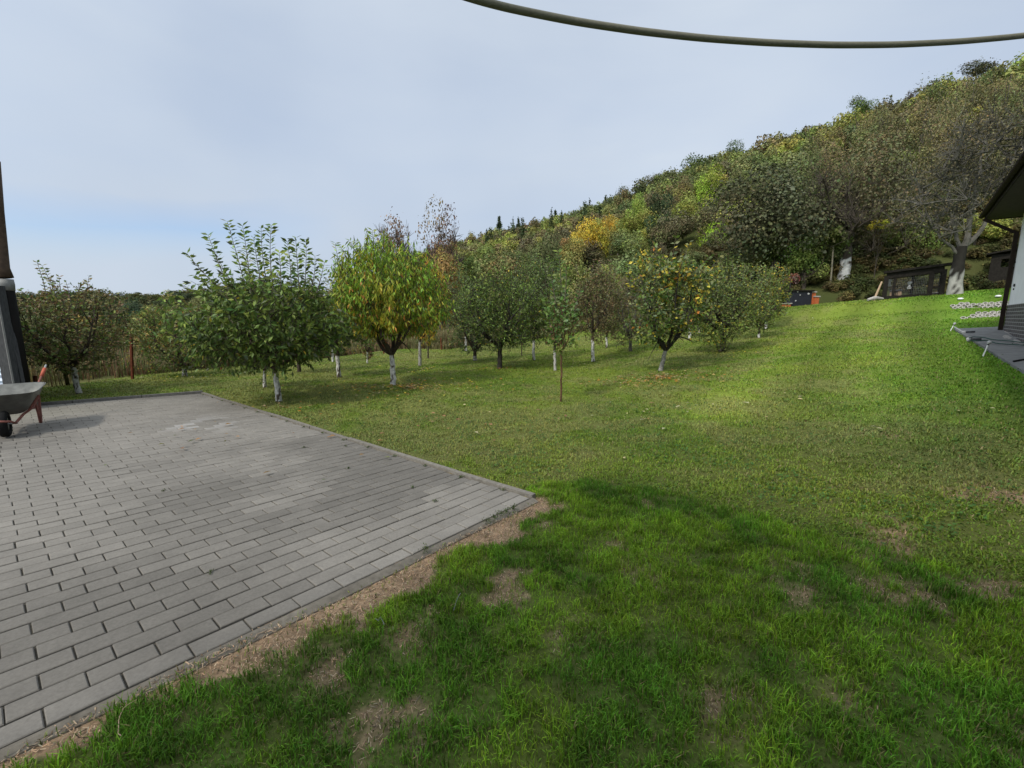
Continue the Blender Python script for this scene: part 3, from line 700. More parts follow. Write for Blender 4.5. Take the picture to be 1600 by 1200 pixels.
    ft('small fruit tree with grey white trunk just left of the staked sapling',867,579,538,842,892,440,545,5,117,n=330,pal=PAL['plum'],wash=548,ll=.08,washc=(.45,.43,.41))
    ft('nearest young sapling with bare reddish brown stem in a soil ring',877,628,545,851,903,462,547,3.4,118,n=95,k=6,ll=.085,lw=.6,pal=PAL['sapling'],bark=(.12,.065,.04),
       shoots=[(877,470,872,393,16),(882,470,884,410,12),(870,480,862,430,9),(895,500,908,450,8),(862,520,852,470,8)],up=.7)
    ft('brownish fruit tree with crooked half white trunk left of the lone rusty tree',927,566,518,892,972,418,535,6,119,n=900,pal=PAL['brownish'],wash=532,ll=.07,shoots=sh(2,900,965,430,402,7,8),lean=-1)
    ft('fruit tree with short bright white trunk far back between two brownish trees',948,544,520,925,975,425,528,4,120,n=420,pal=PAL['brownish'],wash=527,ll=.075)
    ft('round rusty brown fruit tree with bare grey trunk',985,549,528,945,1020,432,535,6,121,n=800,pal=PAL['brownish'],ll=.07,bark=(.12,.11,.095))
    ft('yellow spotted pear tree with leaning pale trunk and leaf litter around it',1031,580,546,975,1105,395,545,8,122,n=800,k=6,ll=.10,lw=.62,pal=PAL['spotty'],wash=548,washc=(.27,.26,.235),washn=.7,lean=9,gap=.33,lump=.5,nl=7,
       shoots=[(1045,440,1056,372,9),(1060,430,1078,378,12),(1040,450,1050,405,9),(1080,430,1110,400,10),(985,450,982,412,8),(1095,440,1125,402,6)],bark=(.045,.042,.035),cat='pear tree',name='pear_tree')
    ft('fruit tree with bright white trunk framed between the pear and the bushy tree',1078,529,512,1058,1100,450,518,5,123,n=300,pal=PAL['olive'],wash=513,ll=.08)
    ft('broad olive green tree whose trunk is wrapped in bushy sprouts',1128,549,512,1064,1185,420,532,9,124,n=1150,k=7,ll=.08,lw=.5,pal=PAL['olive'],nl=6,up=.6,shoots=sh(3,1085,1165,435,405,9,9)+[(1124,548,1113,510,22),(1130,548,1142,512,22),(1126,548,1120,505,22),(1132,548,1134,505,22),(1122,548,1108,520,16),(1127,547,1127,500,22),(1133,548,1147,520,14)],bark=(.06,.055,.04))
    ft('fruit tree with small white trunk foot right of the bushy olive tree',1186,528,512,1150,1215,418,515,4,125,n=620,pal=PAL['olive'],wash=521,ll=.08,shoots=sh(4,1160,1210,435,408,5,9))
    ft('outermost fruit tree with thick short white trunk beside the open lawn',1197,514,502,1180,1232,412,504,5,126,n=520,pal=PAL['spotty'],wash=501,ll=.085)
    ft('dark trunked fruit tree deep behind the pear tree',1107,512,500,1085,1130,425,504,4,127,n=300,pal=PAL['olive'],ll=.085)
    ft('slanting thin white trunk deep behind the pear tree',1093,520,506,1078,1104,450,510,3,128,n=140,pal=PAL['olive'],wash=507,lean=-3,ll=.09)
orchard()
# ---------------------------------------------------------------- woodland on the hill
def proto_broad(seed,nl=13,cards=1500,cs=.115,spread=1.0,twig=0):
    """unit crown: radius about 1, centre at the origin; returns arrays"""
    rg=np.random.default_rng(seed);V=[];C=[]
    ctr=rnd_dirs(rg,nl)*(rg.random((nl,1))**.5*.72)*np.array([1,1,1.0]);ctr[:,2]+=.08
    rad=rg.uniform(.20,.44,nl)*spread
    w=rad**2;w/=w.sum();li=rg.choice(nl,cards,p=w)
    d=rnd_dirs(rg,cards,(0,0,.12));p=ctr[li]+d*(rad[li]*rg.uniform(.65,1.12,cards)*np.where(rg.random(cards)<.14,1.35,1))[:,None]
    n=nrm(d+rg.normal(0,.45,(cards,3))+[0,0,.15])
    t=nrm(np.cross(n,rnd_dirs(rg,cards)));b=np.cross(n,t)
    s=(cs*rg.uniform(.5,1.3,cards))[:,None]
    k=rg.uniform(.45,1.1,(4,cards,1))
    V=np.stack([p-t*s*k[0],p+b*s*k[1]*.8,p+t*s*k[2],p-b*s*k[3]*.8],1)
    lc=rg.uniform(.78,1.25,(nl,1))*(1+rg.normal(0,.07,(nl,3)))
    c=lc[li]*(1+rg.normal(0,.20,(cards,1)))*(1+rg.normal(0,.06,(cards,3)))
    return V.reshape(-1,3),np.repeat(np.clip(c,.2,2.2),4,0)
def proto_pine(seed,cards=1500,cs=.09):
    rg=np.random.default_rng(seed)
    h=rg.random(cards)**.8;tier=np.round(h*7)/7+rg.normal(0,.045,cards)
    r=(1-h)**.6*.72*rg.uniform(.25,1.1,cards)*(1+.25*rg.random())*(1+.25*np.sin(rg.uniform(0,6.28,1)+h*21));a=rg.uniform(0,6.28,cards);
    p=np.stack([np.cos(a)*r,np.sin(a)*r,tier*2-1-.22*r],-1)
    d=nrm(np.stack([np.cos(a),np.sin(a),rg.normal(.05,.3,cards)],-1));t=nrm(np.cross(d,[0,0,1.])+rg.normal(0,.4,(cards,3)))
    s=(cs*rg.uniform(.6,1.4,cards))[:,None]
    V=np.stack([p-t*s*.35,p+d*s,p+t*s*.35,p-d*s*.7],1)
    c=np.clip(1+rg.normal(0,.25,(cards,1))*np.ones(3),.3,1.8)
    return V.reshape(-1,3),np.repeat(c,4,0)
def limb_set(mb,foot,top,R,tr,rg,nl=6,col=(.07,.06,.05),wash=None,fork=.35,spread=.8,fine=3,wcol=(.5,.5,.48)):
    """trunk with rising limbs; foot/top are points, R crown radii"""
    foot=np.array(foot,float);top=np.array(top,float);Hh=top[2]-foot[2]
    m=16;t=np.linspace(0,1,m)[:,None];path=foot-[0,0,.3]+(top-foot)*t*.8;path[:,:2]+=rg.normal(0,tr*.25,(m,2))*t
    c=np.tile(np.array(col),(m,1));
    if wash: c[(path[:,2]-foot[2])<wash]=wcol
    mm_=60;tq=np.linspace(0,1,mm_);pq=np.stack([np.interp(tq,t[:,0],path[:,j]) for j in range(3)],1)
    mb.tube(pq,tr*(1.15-.95*tq)*(1+.10*np.sin(tq*40)*.5),11,col=np.tile(np.array(col),(mm_,1)),cap=False)
    if wash:
        v=mb.v[-1];hh=v[:,2]-foot[2];ns=fbm(v[:,0]*4+v[:,1]*3,v[:,2]*2.2,1,int(foot[0]*7)%99)
        wk=(hh<wash+.5*(ns-.5))&(ns<.60);mb.c[-1]=np.where(wk[:,None],np.array(wcol)*(.7+.5*ns[:,None]),np.array(col)*(.6+.8*ns[:,None]))
    tips=[]
    for i in range(nl):
        a=i*2.4+rg.normal(0,.3);q=path[int(m*rg.uniform(fork,.8))]
        e=top+np.array([math.cos(a)*R[0]*spread,math.sin(a)*R[1]*spread,-rg.uniform(.0,.95)*R[2]])
        pt=bez(q,(q*.5+e*.5)+np.array([math.cos(a)*R[0]*.15,math.sin(a)*R[1]*.15,-.1*Hh]),e,7)
        mb.tube(pt,np.linspace(tr*.45,tr*.07,7),6,col=col);
        for j in range(fine):
            q2=pt[rg.integers(2,6)];e2=q2+rnd_dirs(rg,1,(0,0,.5))[0]*np.array(R)*rg.uniform(.3,.6)
            p2=bez(q2,(q2+e2)/2+[0,0,.1],e2,4);mb.tube(p2,np.linspace(tr*.16,tr*.04,4),4,col=col);tips+=[(q2+e2)/2,e2]
        tips.append(e)
    return tips
HILLG='trees at the foot of the wooded hill'
def put_tree(label,x0,x1,ytop,ybot,Y,col,kind='broad',seed=1,group=None,name='woodland_tree',cat='tree',cards=2600,trunk=.16,cs=None,bare=False,nlb=13,wash=None,depthr=.9,tcol=(.06,.05,.04),tx=None,zbase=None,dens=1.0):
    rg=np.random.default_rng(seed);cx=(x0+x1)/2
    X,zt=elev(cx,ytop,Y);_,zb=elev(cx,ybot,Y);k=Y/F
    fx=elev(tx,ytop,Y)[0] if tx else X
    foot=np.array([fx,Y,gz(fx,Y)]);R=np.array([(x1-x0)/2*k,(x1-x0)/2*k*depthr,(zt-zb)/2]);Cc=np.array([X,Y,(zt+zb)/2])
    root=thing(name,label,cat,foot,group)
    mb=MB();tips=limb_set(mb,foot,Cc+[0,0,R[2]*.5],R,trunk,rg,nl=7 if kind!='pine' else 0,col=tcol,wash=wash,fine=5 if bare else 2)
    if bare:
        T=np.array(tips);A=np.repeat(T,14,0);d=nrm(rnd_dirs(rg,len(A),(0,0,.6)));B=A+d*R*rg.uniform(.12,.38,(len(A),1))
        twigs3(mb,A,B,.0095*k*40,np.array(tcol)*1.0)
    mb.build('trunk','hbark',root,loc=foot)
    cs=(cs or .08)*.85
    cards=int(cards*2.2)
    V,C=(proto_pine(seed,cards,.11) if kind=='pine' else proto_broad(seed,nlb,cards,cs*(1500/cards)**.35))
    if bare or dens<1:
        n=len(V)//4;kp=np.random.default_rng(seed).random(n)<dens;V=V.reshape(n,4,3)[kp].reshape(-1,3);C=C.reshape(n,4,3)[kp].reshape(-1,3)
    V=V*R*1.12+Cc;n=len(V)//4
    col=np.array(col,float)
    if col.ndim==2: 
        i=np.repeat(rg.choice(len(col),n,p=None),4);h=vn(V[:,0]*1.1,V[:,2]*1.1,seed)[::4].repeat(4);i=np.where(h>.5,i,0);cc=col[i]*2.0
    else: cc=col*2.1
    mb=MB();mb.add(V,(np.arange(n)*4)[:,None]+np.arange(4),C*cc)
    o=mb.build('crown','hleaf',root,loc=foot)
    return root
def wood():
    pt=put_tree
    SKY='trees along the hill skyline'
    # between the orchard and the hill
    pt('tall nearly bare brown tree rising left behind the peach crown',578,648,322,470,44,[(.085,.06,.04),(.13,.09,.05)],seed=301,bare=True,dens=.35,trunk=.22,cards=2400,cs=.07,tcol=(.085,.07,.06),group=HILLG)
    pt('tall nearly bare brown tree right behind the peach crown',648,722,326,470,46,[(.085,.06,.04),(.15,.09,.045)],seed=302,bare=True,dens=.45,trunk=.24,cards=2600,cs=.07,tcol=(.085,.07,.06),group=HILLG)
    pt('low orange brown bushy tree under the right bare tree',660,735,392,500,43,[(.15,.10,.035),(.10,.09,.03)],seed=303,group=HILLG)
    pt('yellow green shrub below the first skyline pines',712,790,382,470,50,[(.11,.13,.035),(.07,.085,.028)],seed=304,group=HILLG)
    pt('olive brown tree behind the plum trees',740,830,400,505,45,[(.085,.085,.032),(.11,.085,.035)],seed=305,group=HILLG)
    pt('dull green tree behind the slender sapling top',815,885,372,480,52,[(.075,.10,.038),(.06,.07,.03)],seed=306,group=HILLG)
    pt('olive tree behind the brownish orchard crowns',850,930,398,500,44,[(.095,.11,.035),(.13,.12,.04)],seed=307,group=HILLG)
    pt('soft grey green rounded tree left of the dark conifer base',945,1030,378,470,48,[(.085,.11,.042),(.07,.09,.035)],seed=308,group=HILLG)
    pt('small olive tree between the round tree and the pear tree',1010,1075,405,490,42,[(.08,.10,.03),(.06,.07,.03)],seed=309,group=HILLG)
    pt('low moss green tree left of the two stemmed dark tree',1140,1215,388,470,40,[(.085,.10,.03),(.06,.07,.024)],seed=310,group=HILLG)
    pt('broad golden yellow tree halfway up the left hill',886,952,338,420,62,[(.30,.22,.03),(.20,.17,.03)],seed=311,cards=3400,name='yellow_tree')
    pt('smaller golden tree touching the dark conifer side',940,976,334,400,66,[(.27,.19,.03),(.16,.14,.03)],seed=312,name='yellow_tree')
    pt('dull orange brown tree under the golden tree',862,915,368,430,58,[(.14,.11,.035),(.10,.09,.03)],seed=313)
    pt('tall dark green conifer standing out among the yellow green trees',1000,1062,305,412,58,(.022,.034,.014),kind='pine2',seed=314,cards=3600,name='conifer_tree',cat='conifer',nlb=18)
    pt('vivid yellow green upper tree right of the dark conifer',1092,1146,270,350,60,[(.135,.185,.025),(.10,.14,.02)],seed=315,cards=3000,name='lime_green_tree')
    pt('vivid green lower tree right of the dark conifer',1085,1140,335,420,52,[(.13,.19,.02),(.08,.12,.02)],seed=316,cards=3000,name='lime_green_tree')
    pt('light green tree on the slope left of the dark conifer top',978,1012,305,365,72,[(.14,.18,.035),(.10,.13,.03)],seed=317,name='lime_green_tree')
    pt('muted yellow brown tree between the conifer and the vivid green pair',1048,1092,290,350,70,[(.12,.12,.035),(.09,.09,.03)],seed=318)
    pt('big dark grey leaved tree with two stems behind the dark cabinet',1118,1292,256,432,38,[(.045,.048,.026),(.060,.058,.030)],seed=319,cards=5200,nlb=26,cs=.075,trunk=.16,tx=1232,group=HILLG,name='old_tree')
    pt('big brown thin leaved tree with limewashed foot left of the wire pen',1262,1440,200,418,37,[(.056,.052,.027),(.072,.064,.031),(.05,.055,.025)],seed=320,bare=True,dens=.75,cards=5600,nlb=30,cs=.06,trunk=.42,tx=1344,wash=1.6,group=HILLG,name='old_tree')
    pt('yellow speckled low shrub beside the brown tree trunk',1362,1392,343,362,36,[(.28,.24,.03),(.10,.12,.03)],seed=322,cards=700,trunk=.04,group=HILLG)
    pt('wide yellow green hazel thicket behind the wire pen',1364,1462,335,456,39,[(.072,.088,.022),(.052,.064,.018)],seed=323,cards=4200,nlb=22,group=HILLG)
    pt('green young tree behind the thin pale stems',1228,1300,368,458,37,[(.085,.115,.026),(.06,.08,.022)],seed=324,cards=2600,group=HILLG)
    pt('dim green bush between the pen and the dark shed',1500,1580,345,454,40,[(.075,.095,.028),(.045,.055,.02)],seed=325,cards=3200,group=HILLG)
    pt('yellow topped tree high on the hill right',1535,1590,164,215,66,[(.22,.19,.04),(.12,.12,.035)],seed=326,cards=2200)
    pt('pale yellow green tree left of the yellow topped tree',1478,1540,176,240,62,[(.13,.14,.04),(.09,.10,.03)],seed=327,cards=2400)
    pt('yellow green tree above the two stemmed tree',1228,1262,236,280,70,[(.15,.15,.035),(.08,.09,.028)],seed=328)
    pt('yellow green tree above the brown thin leaved tree',1282,1312,235,270,68,[(.13,.15,.035),(.08,.09,.028)],seed=329)
    pt('small wind bent tree alone on the highest skyline',1505,1562,94,132,86,[(.04,.046,.024),(.06,.055,.03)],seed=330,cards=1500,dens=.8,group=SKY)
    pt('bare forked tree sticking out of the skyline',1424,1458,126,160,93,[(.07,.055,.04),(.05,.045,.03)],seed=331,bare=True,dens=.12,cards=900,group=SKY,tcol=(.10,.085,.07))
    pt('bright green crown on the skyline above the two stemmed tree',1322,1368,152,196,100,[(.07,.10,.028),(.045,.06,.022)],seed=332,group=SKY)
    pt('pointed dark pine, first and lowest on the left skyline',768,792,346,398,150,(.030,.044,.020),kind='pine',seed=333,cards=900,name='pine_tree',cat='pine',group=SKY)
    pt('pointed dark pine, second from the left on the skyline',800,820,347,392,148,(.034,.048,.022),kind='pine',seed=334,cards=900,name='pine_tree',cat='pine',group=SKY)
    pt('broad dark pine left of the golden tree on the skyline',856,880,336,382,142,(.030,.044,.020),kind='pine',seed=335,cards=1000,name='pine_tree',cat='pine',group=SKY)
    pt('narrow pine just above the golden tree on the skyline',906,922,328,372,140,(.032,.046,.021),kind='pine',seed=336,cards=800,name='pine_tree',cat='pine',group=SKY)
    pt('tilted pine right above the smaller golden tree',936,956,312,352,136,(.032,.046,.021),kind='pine',seed=337,cards=900,name='pine_tree',cat='pine',group=SKY)
    pt('dark round skyline tree left of the light green tree',954,990,294,345,118,[(.035,.042,.022),(.05,.05,.028)],seed=338,group=SKY)
    pt('brown domed skyline tree above the dark conifer',1000,1046,272,318,116,[(.05,.052,.026),(.07,.06,.03)],seed=339,group=SKY)
    pt('wide green skyline tree above the vivid green pair',1060,1124,243,300,114,[(.05,.065,.027),(.04,.048,.024)],seed=340,group=SKY)
    pt('rounded dark skyline tree above the low moss green tree',1128,1176,224,275,112,[(.045,.055,.024),(.035,.04,.02)],seed=341,group=SKY)
    pt('flat topped skyline tree left of the bright green crown',1200,1262,206,258,106,[(.042,.05,.024),(.055,.052,.028)],seed=342,group=SKY)
    # left, beyond the fence
    pt('dark bushy tree rising behind the brownish apple tree',142,214,460,535,40,[(.040,.055,.028),(.055,.065,.03)],seed=343,cards=2600,group='trees beyond the fence')
    pt('slender young tree with a flat tuft of leaves against the sky',252,276,454,474,26,[(.20,.19,.06),(.10,.13,.04)],seed=344,cards=260,trunk=.02,group='trees beyond the fence')
    pt('yellow tinged tree beyond the fence between the two left apple trees',192,262,478,540,38,[(.14,.14,.045),(.20,.17,.04)],seed=345,cards=2200,group='trees beyond the fence')
    pt('olive tree beyond the fence behind the green apple tree',262,345,470,545,36,[(.12,.12,.045),(.08,.10,.035)],seed=346,cards=2400,group='trees beyond the fence')
    pt('dark olive tree behind the big cherry crown',345,430,448,540,50,[(.06,.075,.03),(.09,.085,.035)],seed=347,cards=2400,group='trees beyond the fence')
    pt('green tree beyond the fence right of the big cherry crown',440,525,440,535,48,[(.06,.075,.03),(.08,.09,.035)],seed=348,cards=2400,group='trees beyond the fence')
    pt('olive tree filling the gap left behind the bright peach',505,600,425,530,46,[(.075,.085,.03),(.10,.09,.035)],seed=349,cards=2600,group='trees beyond the fence')
    pt('brown green tree at the far left behind the drainpipe',20,95,490,560,34,[(.10,.10,.04),(.07,.085,.03)],seed=350,cards=2200,group='trees beyond the fence')
    # the pollarded giant
    rg=np.random.default_rng(360);f=at(1490,460);Y=f.y
    root=thing('pollarded_tree','old grey tree with ragged whitewashed foot and upright bare limbs beside the dark shed','tree',f,HILLG)
    def P(a,b,dy=0): X,z=elev(a,b,Y+dy);return np.array([X,Y+dy,z])
    k=Y/F;mb=MB()
    tk=[P(1491,466),P(1493,440),P(1497,415),P(1502,385)];n=14
    tt=np.linspace(0,3,n);pth=np.stack([np.interp(tt,range(4),[q[j] for q in tk]) for j in range(3)],1)
    mb.tube(pth,np.linspace(9.5,6.5,n)*k*(1+.05*np.sin(tt*5)),14,col=(.06,.055,.05),cap=False)
    v=mb.v[-1];hh=v[:,2]-f.z;ns=fbm(v[:,0]*5,v[:,2]*3+v[:,1]*4,1,9);wk=(hh<1.05+.5*(ns-.5))&(ns<.60)
    mb.c[-1]=np.where(wk[:,None],np.array([.36,.35,.32]),np.array([.025,.023,.020])*(.6+.8*ns[:,None]))
    root_tr=mb.build('trunk','hbark',root,smooth=True,loc=f)
    mb=MB();tips=[];gc=(.105,.10,.085)
    for (a,b,c_,d_,e_,g_,w) in [(1500,395,1496,360,1480,300,5),(1503,392,1520,340,1530,270,7.5),(1530,275,1536,240,1544,205,3.2),(1506,385,1545,350,1556,290,6),(1498,400,1470,380,1452,350,4),(1556,292,1575,262,1592,240,2.5),(1528,300,1548,300,1562,312,2.2),(1480,305,1470,280,1474,255,2.2),(1482,300,1492,270,1490,240,2.2),(1540,250,1552,235,1560,218,1.8),(1522,330,1508,300,1506,262,3),(1562,312,1578,300,1586,285,1.5),(1455,352,1440,330,1442,300,2)]:
        dy=rg.normal(0,.8);pt_=bez(P(a,b),P(c_,d_,dy*.5),P(e_,g_,dy),8);pt_[1:]+=rg.normal(0,.06,(7,3))
        mb.tube(pt_,np.linspace(w,w*.3,8)*k*.62,7,col=gc)
        for j in range(7):
            q=pt_[rg.integers(3,8)];e=q+rnd_dirs(rg,1,(0,0,.7))[0]*rg.uniform(.5,1.6);pp=bez(q,(q+e)/2+[0,0,.1],e,4);mb.tube(pp,np.linspace(.05,.015,4),4,col=gc);tips+=[e,(q+e)/2]
    T=np.array(tips);A=np.repeat(T,10,0);Bq=A+rnd_dirs(rg,len(A),(0,0,.6))*rg.uniform(.3,1.0,(len(A),1));twigs3(mb,A,Bq,.012,np.array(gc)*.8)
    mb.build('branches','hbark',root,loc=f)
    m=len(Bq);LP=np.repeat(Bq,3,0)+rg.normal(0,.25,(m*3,3));mb=MB();leaf_cards(mb,LP,rnd_dirs(rg,len(LP)),rg.uniform(.06,.12,len(LP)),.7,vary(np.tile(np.array([.14,.12,.06]),(len(LP),1)),rg,.3),rg)
    mb.build('crown','leaf',root,loc=f)
    # thin pale stems at the wood edge
    for i,(a,b,c_,lab) in enumerate([(1252,448,402,'thin pale sapling stem left of the pair at the wood edge'),(1297,446,385,'thin pale sapling stem right of the pair at the wood edge'),(1203,452,400,'leaning pale stem behind the outermost fruit tree')]):
        f=at(a,b);Y=f.y;r_=thing('young_tree',lab,'sapling',f,'thin stems at the wood edge');X,z=elev(a+5,c_,Y);mb=MB()
        top=np.array([X,Y,z]);mb.tube(bez(np.array(f)-[0,0,.2],(np.array(f)+top)/2+[.05,0,0],top,9),np.linspace(.075,.045,9),6,col=(.22,.20,.15));mb.build('trunk','hbark',r_,loc=f)
        V,C=proto_broad(500+i,9,900,.12);V=V*np.array([1.3,1.2,1.5])+top+[0,0,.6];n=len(V)//4;mb=MB();mb.add(V,(np.arange(n)*4)[:,None]+np.arange(4),C*np.array([.075,.10,.025]));mb.build('crown','hleaf',r_,loc=f)
    # the rest of the wood as one mass
    rg=np.random.default_rng(77);protos=[proto_broad(600+i,nl=13+i%4,cards=1250,cs=.098) for i in range(7)];protn=[proto_broad(620+i,nl=17,cards=3400,cs=.054) for i in range(5)];pines=[proto_pine(650+i,520,.13) for i in range(3)]
    barep=[proto_broad(680+i,nl=16,cards=1700,cs=.050,spread=1.15) for i in range(3)]
    mb=MB();pts=[];cell={}
    tries=0
    while len(pts)<1500 and tries<60000:
        tries+=1
        a=rg.uniform(TQ[1]-.05,.93);te=np.interp(a,TQ,TOE);rd=np.interp(a,TQ,RDG)
        r=math.sqrt(rg.uniform((te+4.5)**2,(rd+10)**2));x,y=r*math.sin(a),r*math.cos(a)
        g=(int(x//3.2),int(y//3.2));ok=True
        for i in(-1,0,1):
            for j in(-1,0,1):
                for q in cell.get((g[0]+i,g[1]+j),()):
                    if math.hypot(q[0]-x,q[1]-y)<3.1: ok=False
        if not ok: continue
        cell.setdefault(g,[]).append((x,y));pts.append((x,y,r,a,(r-te)/(rd-te)))
    pal=np.array([(.078,.092,.032),(.060,.075,.030),(.108,.122,.036),(.095,.082,.038),(.145,.155,.038),(.072,.066,.034),(.088,.102,.038)])*1.85
    for (x,y,r,a,t) in pts:
        px=800+F*math.tan(a)
        zone=fbm(x,y,.045,133,2);z2=fbm(x,y,.12,143,2)
        brown=ss(px,1150,1350)*(1-ss(t,.45,.8))
        if px<960 and t>.35 and rg.random()<.13: kind='p'
        elif brown>rg.random()*1.2: kind='b'
        else: kind='d'
        if kind=='p': V,C=pines[rg.integers(3)];c=np.array([.058,.082,.036])*rg.uniform(.8,1.4);R=rg.uniform(1.5,2.6);Hs=rg.uniform(2.2,4.3);up=Hs*.85
        elif kind=='b': V,C=barep[rg.integers(3)];c=np.array([(.165,.158,.066),(.140,.155,.058),(.185,.158,.070)][rg.integers(3)])*rg.uniform(.85,1.2);R=rg.uniform(1.9,2.8);Hs=rg.uniform(2.2,3.4);up=Hs*1.15
        else:
            V,C=protn[rg.integers(5)] if r<75 else protos[rg.integers(7)];i=int(np.clip((zone-.25)*14+rg.normal(0,1.0),0,6));c=pal[i]*rg.uniform(.85,1.2)*(1+.5*(z2-.5));R=rg.uniform(1.7,2.9);Hs=rg.uniform(1.7,2.7);up=Hs*1.1
            if t>.7:R*=1.15;Hs*=1.25;up*=1.45
        if t<.16: R*=.7;Hs*=.62;up*=.5
        th=rg.uniform(0,6.28);ct,st=math.cos(th),math.sin(th)
        Vv=np.stack([(V[:,0]*ct-V[:,1]*st)*R+x,(V[:,0]*st+V[:,1]*ct)*R+y,V[:,2]*Hs+gz(x,y)+up],-1);n=len(Vv)//4
        mb.add(Vv,(np.arange(n)*4)[:,None]+np.arange(4),C*c)
        if kind=='b':
            g0=np.array([x,y,gz(x,y)+up*.3]);top_=gz(x,y)+up+Hs*.9;nb=9;E=np.stack([x+rg.normal(0,R*.55,nb),y+rg.normal(0,R*.55,nb),top_-rg.uniform(0,Hs*.9,nb)],-1)
            twigs3(mb,np.tile(g0,(nb,1))+rg.normal(0,.1,(nb,3)),E,.045,np.array([.15,.135,.11])*rg.uniform(.6,1.3));Eb=np.repeat(E,3,0)*.5+g0*.5;twigs3(mb,Eb,Eb+rnd_dirs(rg,len(Eb),(0,0,.7))*R*.6,.022,np.array([.14,.125,.10]))
        if t<.35 or kind=='b':
            g0=np.array([x,y,gz(x,y)-.2]);mb.tube([g0,g0+[.1,0,up*.9]],[.13,.06],4,col=np.array([.16,.14,.11])*rg.uniform(.4,1.1),cap=False)
    tag(mb.build('hillside_wood','hleaf'),'mixed autumn wood covering the steep hill behind the lawn','wood',kind='stuff')
    # low scrub at the foot of the hill and the weeds beyond the fence
    mb=MB();pr=[proto_broad(700+i,8,620,.10) for i in range(4)]
    for i in range(800):
        a=rg.uniform(-.25,.93);te=float(np.interp(a,TQ,TOE));r=te+rg.uniform(-.5,15)
        x,y=r*math.sin(a),r*math.cos(a);V,C=pr[rg.integers(4)];R=rg.uniform(.5,1.25);c=np.array([(.085,.095,.030),(.10,.085,.035),(.06,.075,.025),(.13,.11,.04)][rg.integers(4)])*rg.uniform(.7,1.1)
        mb.add(V*[R,R,R*.75]+[x,y,gz(x,y)+R*.35],(np.arange(len(V)//4)*4)[:,None]+np.arange(4),C*c)
    tag(mb.build('undergrowth','hleaf'),'low scrub and saplings along the foot of the hill','undergrowth',kind='stuff')
    mb=MB()
    for i in range(420):
        a=rg.uniform(-1.1,-.28);r=rg.uniform(26,120)
        x,y=r*math.sin(a),r*math.cos(a)
        if -1.0<a<-.70 and 60<r<115 : continue
        V,C=pr[rg.integers(4)];R=rg.uniform(.9,1.9)*(1+r/90);c=np.array([(.10,.11,.035),(.15,.13,.04),(.07,.09,.03),(.20,.17,.045)][rg.integers(4)])*rg.uniform(.7,1.1)
        mb.add(V*[R,R,R*.8]+[x,y,gz(x,y)+R*.4],(np.arange(len(V)//4)*4)[:,None]+np.arange(4),C*c)
    for i in range(700):
        a=rg.uniform(-1.0,-.2);r=rg.uniform(420,1100);x,y=r*math.sin(a),r*math.cos(a);V,C=pr[rg.integers(4)];R=rg.uniform(7,15)
        c=np.array([(.06,.075,.03),(.10,.10,.035),(.045,.06,.028),(.12,.10,.035)][rg.integers(4)])
        mb.add(V*[R,R,R*.6]+[x,y,gz(x,y)+R*.25],(np.arange(len(V)//4)*4)[:,None]+np.arange(4),C*c)
    tag(mb.build('valley_scrub','hleaf'),'scrub and distant woods filling the valley on the left','wood',kind='stuff')
    # weeds: dry stalks, goldenrod
    N=70000;x=rg.uniform(-24,8,N);y0=np.interp(x,FBx,FBy);y0=np.where(x<FBx[0],FBy[0]+(x-FBx[0])*.75,y0);y0=np.where(x>FBx[-1],FBy[-1]+(x-FBx[-1])*1.2,y0)
    dpt=rg.exponential(2.6,N)+.1;y=y0+dpt
    k=(fbm(x,y,.8,301,3)>.30)&(y>5.5)&(~inpav(x,y,.1));x,y,dpt=x[k],y[k],dpt[k];n=len(x)
    h=rg.uniform(.35,1.0,n)*(.55+.9*fbm(x,y,.6,311,2))*np.minimum(1,.45+dpt*.3)
    pc=np.array([(.20,.155,.08),(.15,.15,.05),(.24,.19,.10),(.10,.13,.04),(.17,.10,.06)]);ci=np.clip((fbm(x,y,1.1,321,2)*7-1).astype(int)+rg.integers(-1,2,n),0,4)
    mb=MB();blades(mb,x,y,h,rg.uniform(.008,.018,n)*(1+y/25),rg.uniform(0,6.28,n),rg.uniform(.05,.5,n),vary(pc[ci],rg,.22),z=Z(x,y)-.02)
    m=34000;i=rg.integers(0,n,m);P_=np.stack([x[i]+rg.normal(0,.06,m),y[i]+rg.normal(0,.06,m),Z(x[i],y[i])+h[i]*rg.uniform(.3,1.05,m)],-1)
    gold=(fbm(x[i],y[i],.5,331,2)>.56)&(rg.random(m)<.5);c=pc[ci[i]]*1.1;c[gold]=(.42,.32,.04)
    leaf_cards(mb,P_,rnd_dirs(rg,m),rg.uniform(.03,.09,m),.5,vary(c,rg,.2),rg)
    tag(mb.build('meadow_weeds','grass'),'tall dry weeds and goldenrod along the far side of the lawn','weeds',kind='stuff')
wood()
